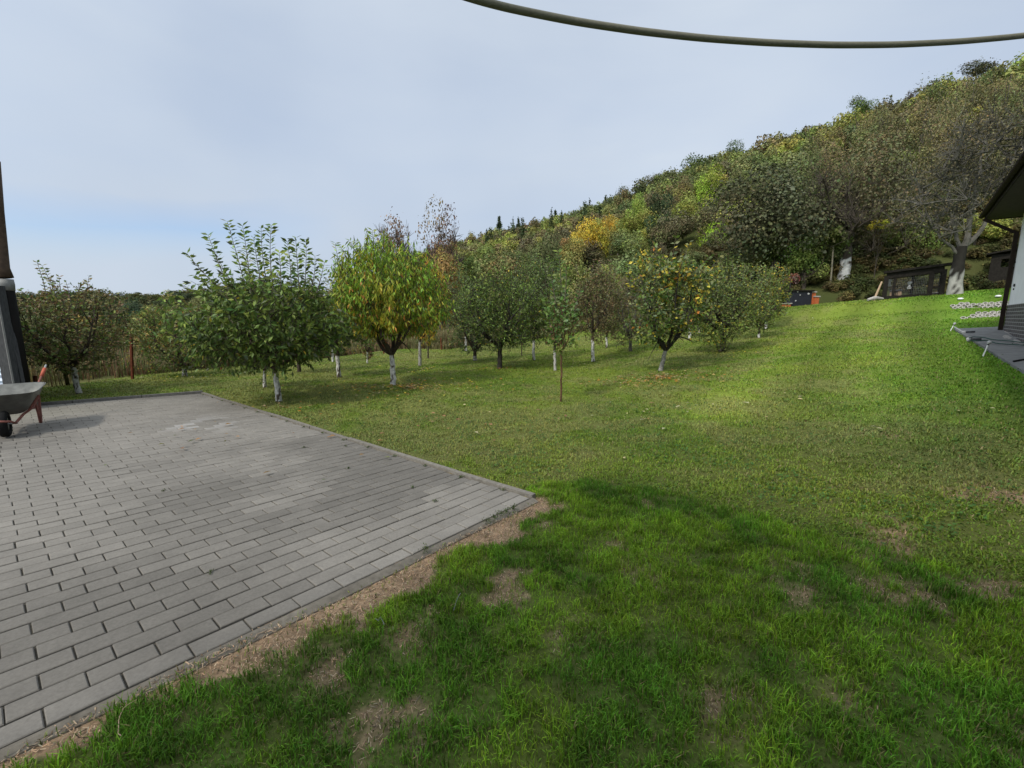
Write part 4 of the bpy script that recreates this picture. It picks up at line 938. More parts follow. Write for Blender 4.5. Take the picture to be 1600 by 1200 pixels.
# ---------------------------------------------------------------- house on the right
HU=np.array([.670,.742,0]);HV=np.array([-.742,.670,0]);UP=np.array([0,0,1.])
def house():
    c=at(1568,518);C0=np.array(c);z0=C0[2]
    root=thing('white_house','white rendered house corner with brick plinth and dark overhanging eaves','house',c)
    Lh=14.0;D=6.0
    def Q(u,v,z): return C0+HU*u+HV*v+UP*z
    ax=[HU,HV,UP]
    zp=.66;ze=2.86
    mb=MB();mb.box(Q(-Lh/2,-D/2,(zp+ze)/2),(Lh/2,D/2,(ze-zp)/2),ax);mb.build('wall','white_wall',root,loc=c)
    mb=MB();mb.box(Q(-Lh/2,-D/2,(zp-2.2)/2),(Lh/2+.012,D/2+.012,(zp+2.2)/2),ax);pl=mb.build('plinth',brick_mat(),root,loc=c)
    # eaves: soffit slab, fascia boards, hipped roof
    ou,ov=.46,.60
    mb=MB();mb.box(Q((-Lh+ou)/2,(-D+ov)/2,ze+.02),((Lh+ou)/2,(D+ov)/2,.02),ax);mb.build('soffit',simple('soffit_boards',(.050,.038,.038),.8,.1,8,.8,1.2),root,loc=c)
    mb=MB();mb.box(Q((-Lh+ou)/2,ov+.013,ze+.07),((Lh+ou)/2+.025,.012,.085),ax);mb.box(Q(ou+.013,(-D+ov)/2,ze+.07),(.012,(D+ov)/2,.085),ax);mb.build('fascia','eave',root,loc=c)
    mb=MB();e=.03;a=[Q(ou+e,ov+e,ze+.16),Q(ou+e,-D-.3,ze+.16),Q(-Lh,-D-.3,ze+.16),Q(-Lh,ov+e,ze+.16),Q(-D/2,-D/2,ze+1.5),Q(-Lh,-D/2,ze+1.5)]
    mb.add(a,[np.array([[0,1,4]]),np.array([[1,2,5,4],[3,0,4,5]])]);
    b=[q-UP*.03 for q in a[:4]];mb.add(b,np.array([[0,3,2,1]]));
    for i,j in((0,1),(3,0)): mb.add([a[i],a[j],b[j],b[i]],np.array([[0,1,2,3]]))
    mb.build('roof','darkwood',root,loc=c)
    # gutter and downpipe
    mb=MB();mb.tube([Q(-Lh,ov+.075,ze+.10),Q(ou+.03,ov+.075,ze+.10)],.055,10);mb.build('gutter','brown',root,loc=c)
    mb=MB();w=.10
    mb.bar(Q(.0,.062,-.12),Q(.0,.062,ze-.42),w,w*.8,up=HV);mb.bar(Q(.0,.062,ze-.45),Q(.16,ov+.05,ze-.02),.075,.075);mb.build('downpipe','brown',root,loc=c)
    for z in(.55,1.7):
        mb=MB();mb.box(Q(0,.05,z),(.062,.06,.02),ax);mb.build('pipe_bracket','brown',root,loc=c)
    mb=MB();mb.tube([Q(-.55,.0,1.12),Q(-.55,.03,1.12)],.035,10);mb.tube([Q(-.50,.0,1.03),Q(-.50,.02,1.03)],.022,8);mb.build('wall_tap','greywood',root,loc=c)
    # unseen block added behind the camera to throw a shadow edge across near turf
    wu=-2.4;wh=6.0
    def G(u,v,z): return HU*u+HV*v+UP*z
    mb=MB();mb.box(G(wu-3,-2.35,wh/2-.3),(3,4.2,wh/2+.3),ax);mb.build('shade_block_wall','white_wall',root,loc=c)
    mb=MB();mb.box(G(wu-3,-2.35,wh+.06),(3.3,4.45,.06),ax);mb.build('shade_block_roof','eave',root,loc=c)
    return c
def brick_mat():
    m,t,b,o=mat('dark_brick');tcn=t.nodes.new('ShaderNodeTexCoord')
    # brick coordinates along the wall (u) and up (z)
    sx=t.nodes.new('ShaderNodeSeparateXYZ');t.links.new(tcn.outputs['Object'],sx.inputs[0])
    def mm(op,a,b_):
        n=t.nodes.new('ShaderNodeMath');n.operation=op
        for i,v in enumerate((a,b_)):
            if isinstance(v,(int,float)): n.inputs[i].default_value=v
            else: t.links.new(v,n.inputs[i])
        return n.outputs[0]
    u=mm('ADD',mm('MULTIPLY',sx.outputs[0],.67),mm('MULTIPLY',sx.outputs[1],.742))
    cb=t.nodes.new('ShaderNodeCombineXYZ');t.links.new(u,cb.inputs[0]);t.links.new(sx.outputs[2],cb.inputs[1])
    br=t.nodes.new('ShaderNodeTexBrick');t.links.new(cb.outputs[0],br.inputs['Vector']);br.inputs['Scale'].default_value=1.0;br.inputs['Brick Width'].default_value=.26;br.inputs['Row Height'].default_value=.082;br.inputs['Mortar Size'].default_value=.009;br.inputs['Mortar Smooth'].default_value=.2
    br.inputs['Color1'].default_value=(.085,.070,.068,1);br.inputs['Color2'].default_value=(.055,.046,.047,1);br.inputs['Mortar'].default_value=(.30,.29,.28,1)
    s,h=noise_mix(t,br.outputs['Color'],25,.75,1.25);t.links.new(s,b.inputs['Base Color']);b.inputs['Roughness'].default_value=.85
    bump(t,b,br.outputs['Fac'],-.5,.01)
    return m
HC=house()
def patio():
    a=at(1490,516);b=at(1600,585);a=np.array(a)[:2];b=np.array(b)[:2];d=(b-a)/np.linalg.norm(b-a);e=a+d*15
    bk=np.array(HC)[:2]+HU[:2]*.9;w=bk+ (-HV[:2])*5
    back=w-a;n=70;m=26
    V=[];i=0
    for s in np.linspace(0,1,n):
        L_=a+(e-a)*s
        for t in np.linspace(0,1,m):
            p=L_+back*t*.9;V.append([p[0],p[1],gz(*p)+.045])
    V=np.array(V);I=np.arange(n*m).reshape(n,m)
    f=np.stack([I[:-1,:-1],I[:-1,1:],I[1:,1:],I[1:,:-1]],-1).reshape(-1,4)[:, ::-1]
    # make sure faces point up
    q=V[f[0]];nz=np.cross(q[1]-q[0],q[2]-q[0])[2]
    if nz<0:f=f[:, ::-1]
    mb=MB();mb.add(V,f)
    for row in (I[:,0],I[0,:]):
        A=V[row];B=A-np.array([0,0,.16]);k=len(row);VV=np.concatenate([A,B]);ff=np.array([[j,j+1,k+j+1,k+j] for j in range(k-1)]);mb.add(VV,ff)
    tag(mb.build('patio','patio'),kind='structure')
    # splashes of pale cement by the wall
    rg=np.random.default_rng(4);mb=MB()
    for (px,py,rx,ry) in [(1582,524,.55,.10),(1573,530,.45,.06),(1590,538,.5,.05)]:
        p=at(px,py);k=18;an=np.arange(k)/k*6.283;R=1+rg.normal(0,.18,k);vs=np.array([p.x,p.y,0])+np.outer(np.cos(an)*R*rx,HU)+np.outer(np.sin(an)*R*ry,HV);vs[:,2]=Z(vs[:,0],vs[:,1])+.049
        cc=vs.mean(0);cc[2]=gz(cc[0],cc[1])+.049;mb.add(np.vstack([vs,cc]),np.array([[j,(j+1)%k,k] for j in range(k)]))
    tag(mb.build('cement_stain','paleconc'),kind='structure')
patio()
def garden_bits():
    G_='garden stakes and pipe ends along the patio edge'
    def stake(lab,p0,p1,hd,r=.013,hr=.035,on=.0):
        b=at(*p0);Y=b.y;X,z=elev(p1[0],p1[1],Y);t=np.array([X,Y-.03,z]);b_=np.array(b)
        r_=thing('garden_stake',lab,'garden stake',b,G_)
        mb=MB();mb.tube([b_-[0,0,.05],t],r,8);mb.build('shaft','white',r_,loc=b)
        mb=MB();d=nrm(t-b_);x=np.array([1.,0,0]);mb.tube([t-d*.01,t+d*.02,t+d*.045,t+d*.06],[hr*.5,hr,hr*.95,hr*.4],12);mb.build('head','greyplastic',r_,loc=b)
        mb=MB();mb.tube([t-d*.03,t-d*.008],hr*.45,10);mb.build('clamp','black',r_,loc=b)
        return t
    stake('small white stake with flat grey head at the far patio corner',(1484,517),(1489,507),1,.010,.03)
    tt=stake('white stake with grey cap holding the green hose near the patio edge',(1535,556),(1542,537),1,.012,.032)
    # hose reels / round heads lying at the edge
    for lab,q,sz in (('grey round head lying on the slab behind the larger one',(1504,523),.045),('larger grey round head lying at the slab edge with dark underside',(1511,535),.055)):
        b=at(*q);bb=np.array(b);bb[2]+=.06;r_=thing('pipe_end',lab,'pipe end',bb,G_);d=nrm(np.array([.55,-.6,.1]));
        mb=MB();mb.tube([bb-d*.02,bb+d*.0,bb+d*.05],[sz*.7,sz,sz*.9],14);mb.build('cap','greyplastic',r_,loc=bb)
        mb=MB();mb.tube([bb+d*.05,bb+d*.22],[sz*.55,sz*.5],10);mb.build('pipe','greywood',r_,loc=bb)
    p=[];
    for q in [(1491,514),(1497,518),(1502,521)]: p.append(np.array(at(*q))+[0,0,.055])
    mb=MB();mb.tube(bez(p[0],p[1],p[2],8),.018,8);tag(mb.build('plastic_pipe','greyplastic'),'short pale pipe lying along the far patio corner','pipe')
    # green hose: two runs from the edge heads to the right
    mb=MB()
    for k,pts in enumerate([[(1513,536),(1520,534),(1535,535),(1550,536.5),(1580,539),(1606,543)],[(1515,540),(1526,541),(1540,540),(1556,542.5),(1585,545),(1606,546)]]):
        P_=[np.array(at(*q))+np.array([0,0,.07+.045*(1 if q[0]<1550 else .25)]) for q in pts];P_=np.array(P_)
        t=np.linspace(0,len(P_)-1,30);PP=np.stack([np.interp(t,range(len(P_)),P_[:,j]) for j in range(3)],1);mb.tube(PP,.011,8)
    tag(mb.build('garden_hose','greenhose',smooth=True),'doubled green garden hose lying across the patio','hose')
    mb=MB();P_=np.array([np.array(at(*q))+[0,0,.06] for q in [(1583,570),(1592,568),(1608,566)]]);mb.tube(bez(P_[0],P_[1],P_[2],8),.016,8)
    tag(mb.build('black_pipe','rubber',smooth=True),'black pipe end lying on the patio by the picture edge','pipe')
garden_bits()
def lattice(px,py,lab,nx,ny,rot,seed,missing=()):
    """honeycomb grass paver slab: rings of pale concrete joined in rows"""
    c=at(px,py);rg=np.random.default_rng(seed);mb=MB();r=.072;k=12;rr_=math.hypot(c.x,c.y);dv=np.array([c.x/rr_,c.y/rr_,0]);fl=np.array([dv[1],-dv[0],0]);e2=dv*math.cos(.62)+UP*math.sin(.62);n_=np.cross(fl,e2);C_=np.array(c)
    a=np.arange(k)/k*6.283
    for i in range(nx):
        for j in range(ny):
            if (i,j) in missing: continue
            lx=(i-(nx-1)/2)*r*2.06+(j%2)*r*.9+rg.normal(0,.002);ly=(j-(ny-1)/2)*r*1.85
            q_=C_+fl*lx+e2*ly+UP*.03
            A=[q_+np.outer(np.cos(a)*rr,fl)+np.outer(np.sin(a)*rr,e2)+n_*zz for rr,zz in((r*1.03,-.02),(r*1.03,.03),(r*.64,.03),(r*.64,-.02))]
            V=np.concatenate(A);ff=[[w_*k+s_,w_*k+(s_+1)%k,(w_+1)*k+(s_+1)%k,(w_+1)*k+s_] for w_ in range(3) for s_ in range(k)]
            mb.add(V,np.array(ff),col=np.array([1,1,1])*rg.uniform(.85,1.1))
    return tag(mb.build('lattice_paver','paleconc',loc=c),lab,'paving slab','honeycomb grass pavers laid on the lawn')
RT=0
lattice(1497,481,'honeycomb concrete paver at the left end of the upper row on the lawn',3,4,RT,1,missing=((0,0),(0,3)))
lattice(1520,481,'thinly overgrown honeycomb paver in the middle of the upper row',3,3,RT,2,missing=((0,0),(1,1)))
lattice(1544,481,'brownish honeycomb paver right of the overgrown one in the upper row',3,4,RT,3)
lattice(1569,480,'honeycomb paver of the upper row partly behind the brown downpipe',3,4,RT,4)
lattice(1515,497,'broken honeycomb paver at the left end of the lower row nearer the patio',3,2,RT,5,missing=((0,1),))
lattice(1538,495,'honeycomb paver in the middle of the lower row nearer the patio',3,3,RT,6)
lattice(1561,494,'honeycomb paver of the lower row beside the brown downpipe',3,3,RT,7)
for (px,py,l_) in ((1501,468,'white stone on the lawn below the pollarded tree'),(1560,464,'white stone on the lawn below the dark shed')):
    c=at(px,py);mb=MB();V,C=None,None
    k=10;a=np.arange(k)/k*6.283;A=[]
    for rr,zz in((.08,0),(.10,.03),(.07,.06),(.02,.07)): A.append(np.stack([c.x+np.cos(a)*rr*(1+.2*np.sin(a*3+px)),c.y+np.sin(a)*rr*.8,np.full(k,c.z+zz)],-1))
    mb.add(np.concatenate(A),np.array([[q*k+s,q*k+(s+1)%k,(q+1)*k+(s+1)%k,(q+1)*k+s] for q in range(3) for s in range(k)]));tag(mb.build('stone','white',loc=c),l_,'stone')
# ---------------------------------------------------------------- wire pen with the little log kennel
def pen():
    a=at(1381,468);A=np.array(a);rr_=math.hypot(a.x,a.y);dy=np.array([a.x/rr_,a.y/rr_,0]);fl=np.array([dy[1],-dy[0],0]);ct_=dy[1];kx=a.y*ct_/F;kz=a.y/F
    q_=elev(1470,462,1.0)[0];W_=(q_*a.y-a.x)/(fl[0]-q_*fl[1]);B=A+fl*W_;B[2]=elev(1470,462,B[1])[1];dx=B-A;W_=np.linalg.norm(dx);dx/=W_;S_=kz*1.0/.0455
    root=thing('wire_pen','long dark timber pen with wire mesh sides and sloping roof at the lawn edge','animal pen',a)
    Hl,Hr=35*kz,37*kz;D=1.1
    def P(s,t,z): return A+dx*s+dy*t+UP*z
    for (s,t,h) in [(0,0,Hl),(W_*.80,0,Hr),(W_,0,Hr),(0,D,Hl),(W_,D,Hr),(W_*.16,0,Hl),(W_*.5,D,Hl)]:
        mb=MB();w=.17 if t==0 and s in(0,W_*.80,W_) else .11
        mb.bar(P(s,t,-.2),P(s,t,h),w,w,up=dy);mb.build('post','darkwood',root,loc=a)
    for (q0,q1,w,h) in [((-.1,0,.08),(W_+.1,0,.06),.14,.14),((0,D,.08),(W_,D,.08),.12,.16),((0,0,Hl),(W_,0,Hr),.14,.26),((0,D,Hl),(W_,D,Hr),.12,.16),((W_*.8,0,Hl*.36),(W_,0,Hl*.36),.08,.10),((0,0,.08),(0,D,.08),.12,.16),((W_,0,.08),(W_,D,.08),.12,.16)]:
        mb=MB();mb.bar(P(*q0),P(*q1),w,h);mb.build('rail','darkwood',root,loc=a)
    mb=MB();R0,R1,R2,R3=P(-.12,-.2,Hl+.12),P(W_+.28,-.2,Hr+.16),P(W_+.28,D+.15,Hr+.22),P(-.12,D+.15,Hl+.18)
    T=[q+UP*.10 for q in(R0,R1,R2,R3)];mb.add([R0,R1,R2,R3]+T,np.array([[3,2,1,0],[4,5,6,7],[0,1,5,4],[1,2,6,5],[2,3,7,6],[3,0,4,7]]));mb.build('roof','darkwood',root,loc=a)
    for t in(0,D):
        mb=MB()
        for s in np.linspace(0,W_,34): mb.bar(P(s,t,.1),P(s,t,Hl),.006,.006,up=dy)
        for z in np.linspace(.2,Hl*.93,9): mb.bar(P(0,t,z),P(W_,t,z),.006,.006)
        mb.build('wire_mesh','wire',root,loc=a)
    mb=MB();mb.box(P(W_*.88,.9,.14),(W_*.10,.4,.04),[dx,dy,UP]);mb.build('feed_tray','greyplastic',root,loc=a)
    # log kennel inside
    k0=P(17*kx,.45,.10);k0[2]=max(k0[2],gz(k0[0],k0[1])+.10);kr=thing('log_kennel','small pale log kennel with dark arched opening inside the wire pen','kennel',k0)
    kw=18*kx/1.22
    def KK(s,t,z): return k0+(dx*s+dy*t+UP*z)*kw
    mb=MB()
    for i in range(6):
        z=.05+i*.105
        for s0,s1 in((-.55,-.19),(.19,.55)): mb.tube([KK(s0,-.38,z),KK(s1,-.38,z)],.052*kw,8)
        for p_,q_ in(((-.55,-.38),(-.55,.4)),((.55,-.38),(.55,.4)),((-.55,.4),(.55,.4))): mb.tube([KK(*p_,z),KK(*q_,z)],.052*kw,8)
    mb.build('wall','log',kr,loc=k0)
    mb=MB();mb.add([KK(s,t,z) for s,t,z in((-.65,-.5,.66),(.65,-.5,.66),(.65,.0,.86),(-.65,.0,.86),(.65,.5,.66),(-.65,.5,.66))],np.array([[0,1,2,3],[3,2,4,5]]))
    mb.add([KK(s,t,z) for s,t,z in((-.65,-.5,.62),(.65,-.5,.62),(.65,.5,.62),(-.65,.5,.62))],np.array([[0,3,2,1]]));mb.build('roof','greywood',kr,loc=k0)
    for s_ in(-.09,.09):
        mb=MB();mb.tube([KK(s_,-.42,0),KK(s_,-.42,.40)],.035*kw,8);mb.build('door_slat','log',kr,loc=k0)
    for s,z,l_ in((W_*.07,Hl*.72,'pale cloth strip hanging in the left end of the wire pen'),(W_*.44,Hl*.55,'white rag hanging in the middle of the wire pen')):
        p=P(s,.3,z);n=8;V=[]
        for j in range(n):
            t=j/(n-1);w=.055*(1+.5*math.sin(j*1.3));V+= [p-dx*w+dy*.02*math.sin(j)+UP*(.17-.34*t),p+dx*w+dy*.03*math.cos(j*2)+UP*(.17-.34*t)]
        V=np.array(V);V2=V+dy*.012;mb=MB();f=np.array([[2*j,2*j+1,2*j+3,2*j+2] for j in range(n-1)]);mb.add(V,f);mb.add(V2,f[:, ::-1]);tag(mb.build('rag','greyplastic',loc=p),l_,'rag')
    q=np.array(at(1364,470));X,z=elev(1378,440,q[1]-.0);t=np.array([X,q[1],z]);mb=MB();mb.tube([q-[0,0,.1],t],[.05,.035],8);tag(mb.build('leaning_pole','log',loc=q),'pale pole leaning on the left end of the wire pen','pole')
    X,z=elev(1366,470,q[1]);mb=MB();mb.tube([q+[-.25,0,.05],q+[.1,.0,.14],q+[.5,.05,.10]],[.06,.09,.05],9);tag(mb.build('stone_heap','stone',loc=q),'small grey stone at the foot of the leaning pole','stone')
pen()
def shed():
    a=np.array(at(1541,451));Y=a[1]
    def w(px,py,dy=0): X,z=elev(px,py,Y+dy);return np.array([X,Y+dy,z])
    root=thing('dark_shed','dark timber shed with lean to roof and open hatch behind the house corner','shed',a)
    r_=math.hypot(a[0],a[1]);dy=np.array([a[0]/r_,a[1]/r_,0]);dx=np.array([dy[1],-dy[0],0]);ct=dy[1];kx=Y*ct/F;kz=Y/F
    ax=[dx,dy,UP];o_=a-UP*.4
    Wd=62*kx;Ht=50*kz+.4;Hr_=58*kz+.4;D=2.4;h0,h1=16*kx,38*kx;g0,g1=31*kz+.4,43*kz+.4
    def slab(mb,x0,x1,zb,z1,t0=0,t1=.08):
        mb.box(o_+dx*(x0+x1)/2+dy*(t0+t1)/2+UP*(zb+z1)/2,((x1-x0)/2,(t1-t0)/2,(z1-zb)/2),ax)
    mb=MB();slab(mb,0,h0,0,Ht);slab(mb,h0,h1,0,g0);slab(mb,h1,Wd,0,Ht);slab(mb,h0,h1,g1,Ht);slab(mb,0,.08,0,Ht,.08,D);slab(mb,0,Wd,0,Ht,D,D+.08);mb.build('wall','darkwood',root,loc=a)
    mb=MB();V=np.array([o_-dx*.25-dy*.3+UP*Ht,o_+dx*Wd-dy*.3+UP*Hr_,o_+dx*Wd+dy*(D+.2)+UP*(Hr_+.05),o_-dx*.25+dy*(D+.2)+UP*(Ht+.05)]);mb.add(np.vstack([V,V+[0,0,.10]]),np.array([[3,2,1,0],[4,5,6,7],[0,1,5,4],[1,2,6,5],[2,3,7,6],[3,0,4,7]]));mb.build('roof','darkwood',root,loc=a)
    mb=MB();slab(mb,h0+.6,h1+.2,g0-.02,g0+.05,-.18,.0);mb.build('hatch_shelf','greywood',root,loc=a)
    mb=MB();slab(mb,h0+.75,h1,(g0+g1)/2,(g0+g1)/2+.12,.5,.6);mb.build('inner_shelf','paleconc',root,loc=a)
shed()
def cabinet():
    a=np.array(at(1240,479));Y=a[1];k=Y/F
    def w(px,py,dy=0): X,z=elev(px,py,Y+dy);return np.array([X,Y+dy,z])
    p0,p1=w(1238,478),w(1267,478);zt=w(1250,455)[2];zb=a[2]+.03
    root=thing('black_cabinet','black metal cabinet with small pale fittings between terracotta blocks','cabinet',a)
    mb=MB();mb.box(((p0[0]+p1[0])/2,Y+.35,(zb+zt)/2),((p1[0]-p0[0])/2,.35,(zt-zb)/2));mb.build('body','black',root,loc=a)
    mb=MB();mb.box(((p0[0]+p1[0])/2,Y+.35,zt+.03),((p1[0]-p0[0])/2+.08,.42,.035));mb.build('lid','darkwood',root,loc=a)
    for (px,py,r) in((1250,461,.03),(1246,456,.035),(1263,459,.05),(1243,470,.035)):
        q=w(px,py);mb=MB();mb.tube([q-[0,.03,0],q+[0,.0,0]],r,8);mb.build('fitting','greyplastic',root,loc=a)
    for x0,x1,y1,l_,dy in((1268,1274,457,'tall terracotta block with pale cap right of the black cabinet',0),(1273,1280,464,'lower terracotta block at the right end of the black cabinet',-.1),(1228,1237,475,'flat terracotta block left of the black cabinet',0)):
        q0,q1=w(x0,478,dy),w(x1,478,dy);z1=w(x0,y1,dy)[2];o=np.array([(q0[0]+q1[0])/2,Y+dy+.3,gz((q0[0]+q1[0])/2,Y+dy)]);mb=MB()
        zb2=o[2]-.05;r_=thing('terracotta_block',l_,'block',o,'terracotta blocks beside the black cabinet')
        mb.box((o[0],o[1],(zb2+z1)/2),((q1[0]-q0[0])/2*.96,.25,(z1-zb2)/2));mb.build('body','terracotta',r_,loc=o);mb=MB();mb.box((o[0],o[1],z1+.03),((q1[0]-q0[0])/2+.03,.29,.03));mb.build('cap','paleconc',r_,loc=o)
    # reddish climber at the foot of the two stemmed tree
    f=np.array(at(1234,455));V,C=proto_broad(909,9,900,.10);mb=MB();V=V*[.75,.7,1.0]+f+[0,0,.9];rg=np.random.default_rng(2);n=len(V)//4
    c=np.array([(.22,.075,.05),(.20,.15,.13),(.12,.09,.05)])[rg.integers(0,3,n)].repeat(4,0);mb.add(V,(np.arange(n)*4)[:,None]+np.arange(4),C*c);r_=thing('red_bush','reddish pink leaved bush at the foot of the two stemmed tree','bush',f);mb.build('foliage','hleaf',r_,loc=f)
    mb=MB();mb.tube([f-[0,0,.1],f+[0,0,1.0]],[.06,.03],6);mb.build('stem','greywood',r_,loc=f)
cabinet()
# ---------------------------------------------------------------- left shed corner, drainpipe, wheelbarrow
def left_shed():
    Y=7.35;base=np.array([elev(24,618,Y)[0],Y,0.02]);
    def w(px,py,dy=0): X,z=elev(px,py,Y+dy);return np.array([X,Y+dy,z])
    xr=w(8,560)[0]+.0;xr=elev(0,520,Y)[0]
    X0=elev(24,612,Y)[0]                      # right face of the corner post
    root=thing('grey_shed','weathered grey shed corner with pale corrugated sheet at the left picture edge','shed',(X0,Y,.02))
    c=(X0,Y,.02);wd=.19
    mb=MB();mb.box((X0-wd/2,Y+.06,1.06),(wd/2,.06,1.05));mb.build('corner_post','greywood',root,loc=c)
    mb=MB();mb.box((X0-wd-2.0,Y+.06,1.22),(2.0,.05,.06));mb.box((X0-wd-2.0,Y+.06,2.07),(2.0,.05,.06));mb.build('rail','greywood',root,loc=c)
    mb=MB();x=np.linspace(X0-wd-4,X0-wd-.005,160);z=np.linspace(.05,.74,28);XX,ZZ=np.meshgrid(x,z);YY=Y+.06+.022*np.sin(ZZ*70)+.0*XX;I=np.arange(XX.size).reshape(XX.shape);f=np.stack([I[:-1,:-1],I[:-1,1:],I[1:,1:],I[1:,:-1]],-1).reshape(-1,4);mb.add(np.stack([XX,YY,ZZ],-1).reshape(-1,3),f);mb.build('corrugated_sheet','sheet',root,loc=c)
    mb=MB();mb.box((X0-wd-2.0,Y+.16,1.45),(2.0,.03,.62));mb.build('dark_board','darkwood',root,loc=c)
    mb=MB();mb.bar((X0-.12,Y+.13,1.06),(X0-.12-1.62*1.9,Y+.13+1.26*1.9,1.06),.05,2.1);mb.build('side_wall','darkwood',root,loc=c)
    mb=MB();mb.bar((X0+.02,Y-.02,.02),(X0-.02,Y+.0,2.15),.022,.022);mb.build('batten','collar',root,loc=c)
    mb=MB();mb.bar((X0+.03,Y+.12,.02),(X0-.04,Y+.14,1.9),.05,.03);mb.build('plank','greywood',root,loc=c)
    # drainpipe
    Yp=7.55
    def wp(px,py): X,z=elev(px,py,Yp);return np.array([X,Yp,z])
    b=wp(39,618);b[2]=.02;r2=thing('drainpipe','thick dark drainpipe with white collar and brown upper length beside the grey shed','drainpipe',b)
    top=wp(11,452);mb=MB();mb.tube([b,b*.5+top*.5,top],[.095,.092,.090],16);mb.build('lower_pipe','blackpipe',r2,smooth=True,loc=b)
    mb=MB();c1=wp(10.5,453);c2=wp(8,436);mb.tube([c1-[0,0,.01],c1+(c2-c1)*.5,c2],[.100,.105,.098],16);mb.build('collar','collar',r2,smooth=True,loc=b)
    mb=MB();e1=wp(7,434);e2=wp(2,418);e3=wp(-6,330);e4=wp(-12,250);mb.tube([e1,e2,e3,e4],[.112,.10,.092,.09],16);mb.build('upper_pipe','rustpipe',r2,smooth=True,loc=b)
left_shed()
def wheelbarrow():
    o=np.array([-6.73,5.62,.022]);d=np.array([-.66,.751,0]);r=np.array([.751,.66,0])
    root=thing('wheelbarrow','grey metal tray wheelbarrow with faded red frame parked on the paving','wheelbarrow',o)
    P=lambda a,b,z:o+(d*a+r*b+UP*z)*.93
    # wheel
    wr=.185
    def ring(R,w,mbx,n=26,prof=None):
        V=[];pf=prof
        for i in range(n):
            a=i/n*6.283
            for (dr,wx) in pf: V.append(P(math.cos(a)*(R+dr),wx*w,wr+math.sin(a)*(R+dr)))
        m=len(pf);f=[]
        for i in range(n):
            for j in range(m): f.append([i*m+j,i*m+(j+1)%m,((i+1)%n)*m+(j+1)%m,((i+1)%n)*m+j])
        mbx.add(V,np.array(f))
    wh=MB();ring(wr,.055,wh,prof=[(0,-.5),(0,.5),(-.02,.9),(-.065,.9),(-.08,.5),(-.08,-.5),(-.065,-.9),(-.02,-.9)]);whl=wh.build('wheel','rubber',root,smooth=True,loc=o)
    mb=MB();ring(wr-.08,.03,mb,prof=[(0,-1),(0,1),(-.085,.6),(-.085,-.6)]);rim=mb.build('rim','steel',whl,loc=o)
    mb=MB();mb.tube([P(0,-.13,wr),P(0,.13,wr)],.014,8);mb.build('axle','steel',root,loc=o)
    # frame: two rails from axle to handles
    for s in(-1,1):
        mb=MB();pts=[P(-.02,s*.11,wr),P(.22,s*.17,.27),P(.55,s*.23,.305),P(.85,s*.26,.40),P(1.12,s*.27,.62),P(1.30,s*.33,.80)]
        mb.tube(np.array(pts),.0155,8);mb.build('frame_rail','redpaint',root,smooth=True,loc=o)
        mb=MB();mb.tube([P(1.22,s*.305,.72),P(1.34,s*.345,.84)],.022,10);mb.build('grip','redgrip',root,smooth=True,loc=o)
        mb=MB();mb.tube([P(1.34,s*.345,.84),P(1.40,s*.36,.89)],.012,8);mb.build('handle_end','steel',root,loc=o)
        mb=MB();mb.tube(np.array([P(.70,s*.25,.34),P(.72,s*.26,.18),P(.76,s*.26,.03),P(.83,s*.26,.015),P(.89,s*.26,.10),P(.93,s*.27,.47)]),.016,8);mb.build('leg','redpaint',root,smooth=True,loc=o)
        mb=MB();mb.tube([P(.36,s*.20,.28),P(.36,s*.34,.52)],.013,6);mb.build('tray_stay','redpaint',root,loc=o)
    mb=MB();mb.tube(np.array([P(-.02,-.11,wr),P(-.22,-.10,wr+.06),P(-.25,0,wr+.08),P(-.22,.10,wr+.06),P(-.02,.11,wr)]),.014,8);mb.build('nose_guard','redpaint',root,smooth=True,loc=o)
    mb=MB();mb.tube([P(.9,-.26,.25),P(.9,.26,.25)],.012,8);mb.build('cross_brace','redpaint',root,loc=o)
    # tray: lofted rounded box with wall thickness
    def loop(z,a0,a1,w0,w1,ins=0):
        n=32;L_=[]
        for i in range(n):
            t=i/n*6.283;ca,sa=math.cos(t),math.sin(t);e=.38
            u=abs(ca)**e*(1 if ca>0 else -1);v=abs(sa)**e*(1 if sa>0 else -1)
            a=(a0+a1)/2+u*(a1-a0)/2;w=(w0+(w1-w0)*(a-a0)/(a1-a0))*v
            L_.append(P(a,w,z+.02*u))
        return L_
    secs=[loop(.30,.22,.80,.16,.22),loop(.42,.10,.90,.25,.30),loop(.60,-.05,1.0,.34,.37),loop(.625,-.08,1.03,.365,.395),loop(.632,-.085,1.035,.37,.40),loop(.625,-.06,1.01,.345,.375),loop(.42,.13,.87,.235,.285),loop(.315,.24,.78,.15,.21)]
    V=[q for s in secs for q in s];n=32;f=[[i*n+j,i*n+(j+1)%n,(i+1)*n+(j+1)%n,(i+1)*n+j] for i in range(7) for j in range(n)]
    V+=[P(.51,0,.30),P(.51,0,.315)];f2=[[8*n,(j+1)%n,j] for j in range(n)]+[[8*n+1,7*n+j,7*n+(j+1)%n] for j in range(n)]
    mb=MB();mb.add(V,[np.array(f),np.array(f2)]);mb.build('tray','tray',root,smooth=True,loc=o)
wheelbarrow()
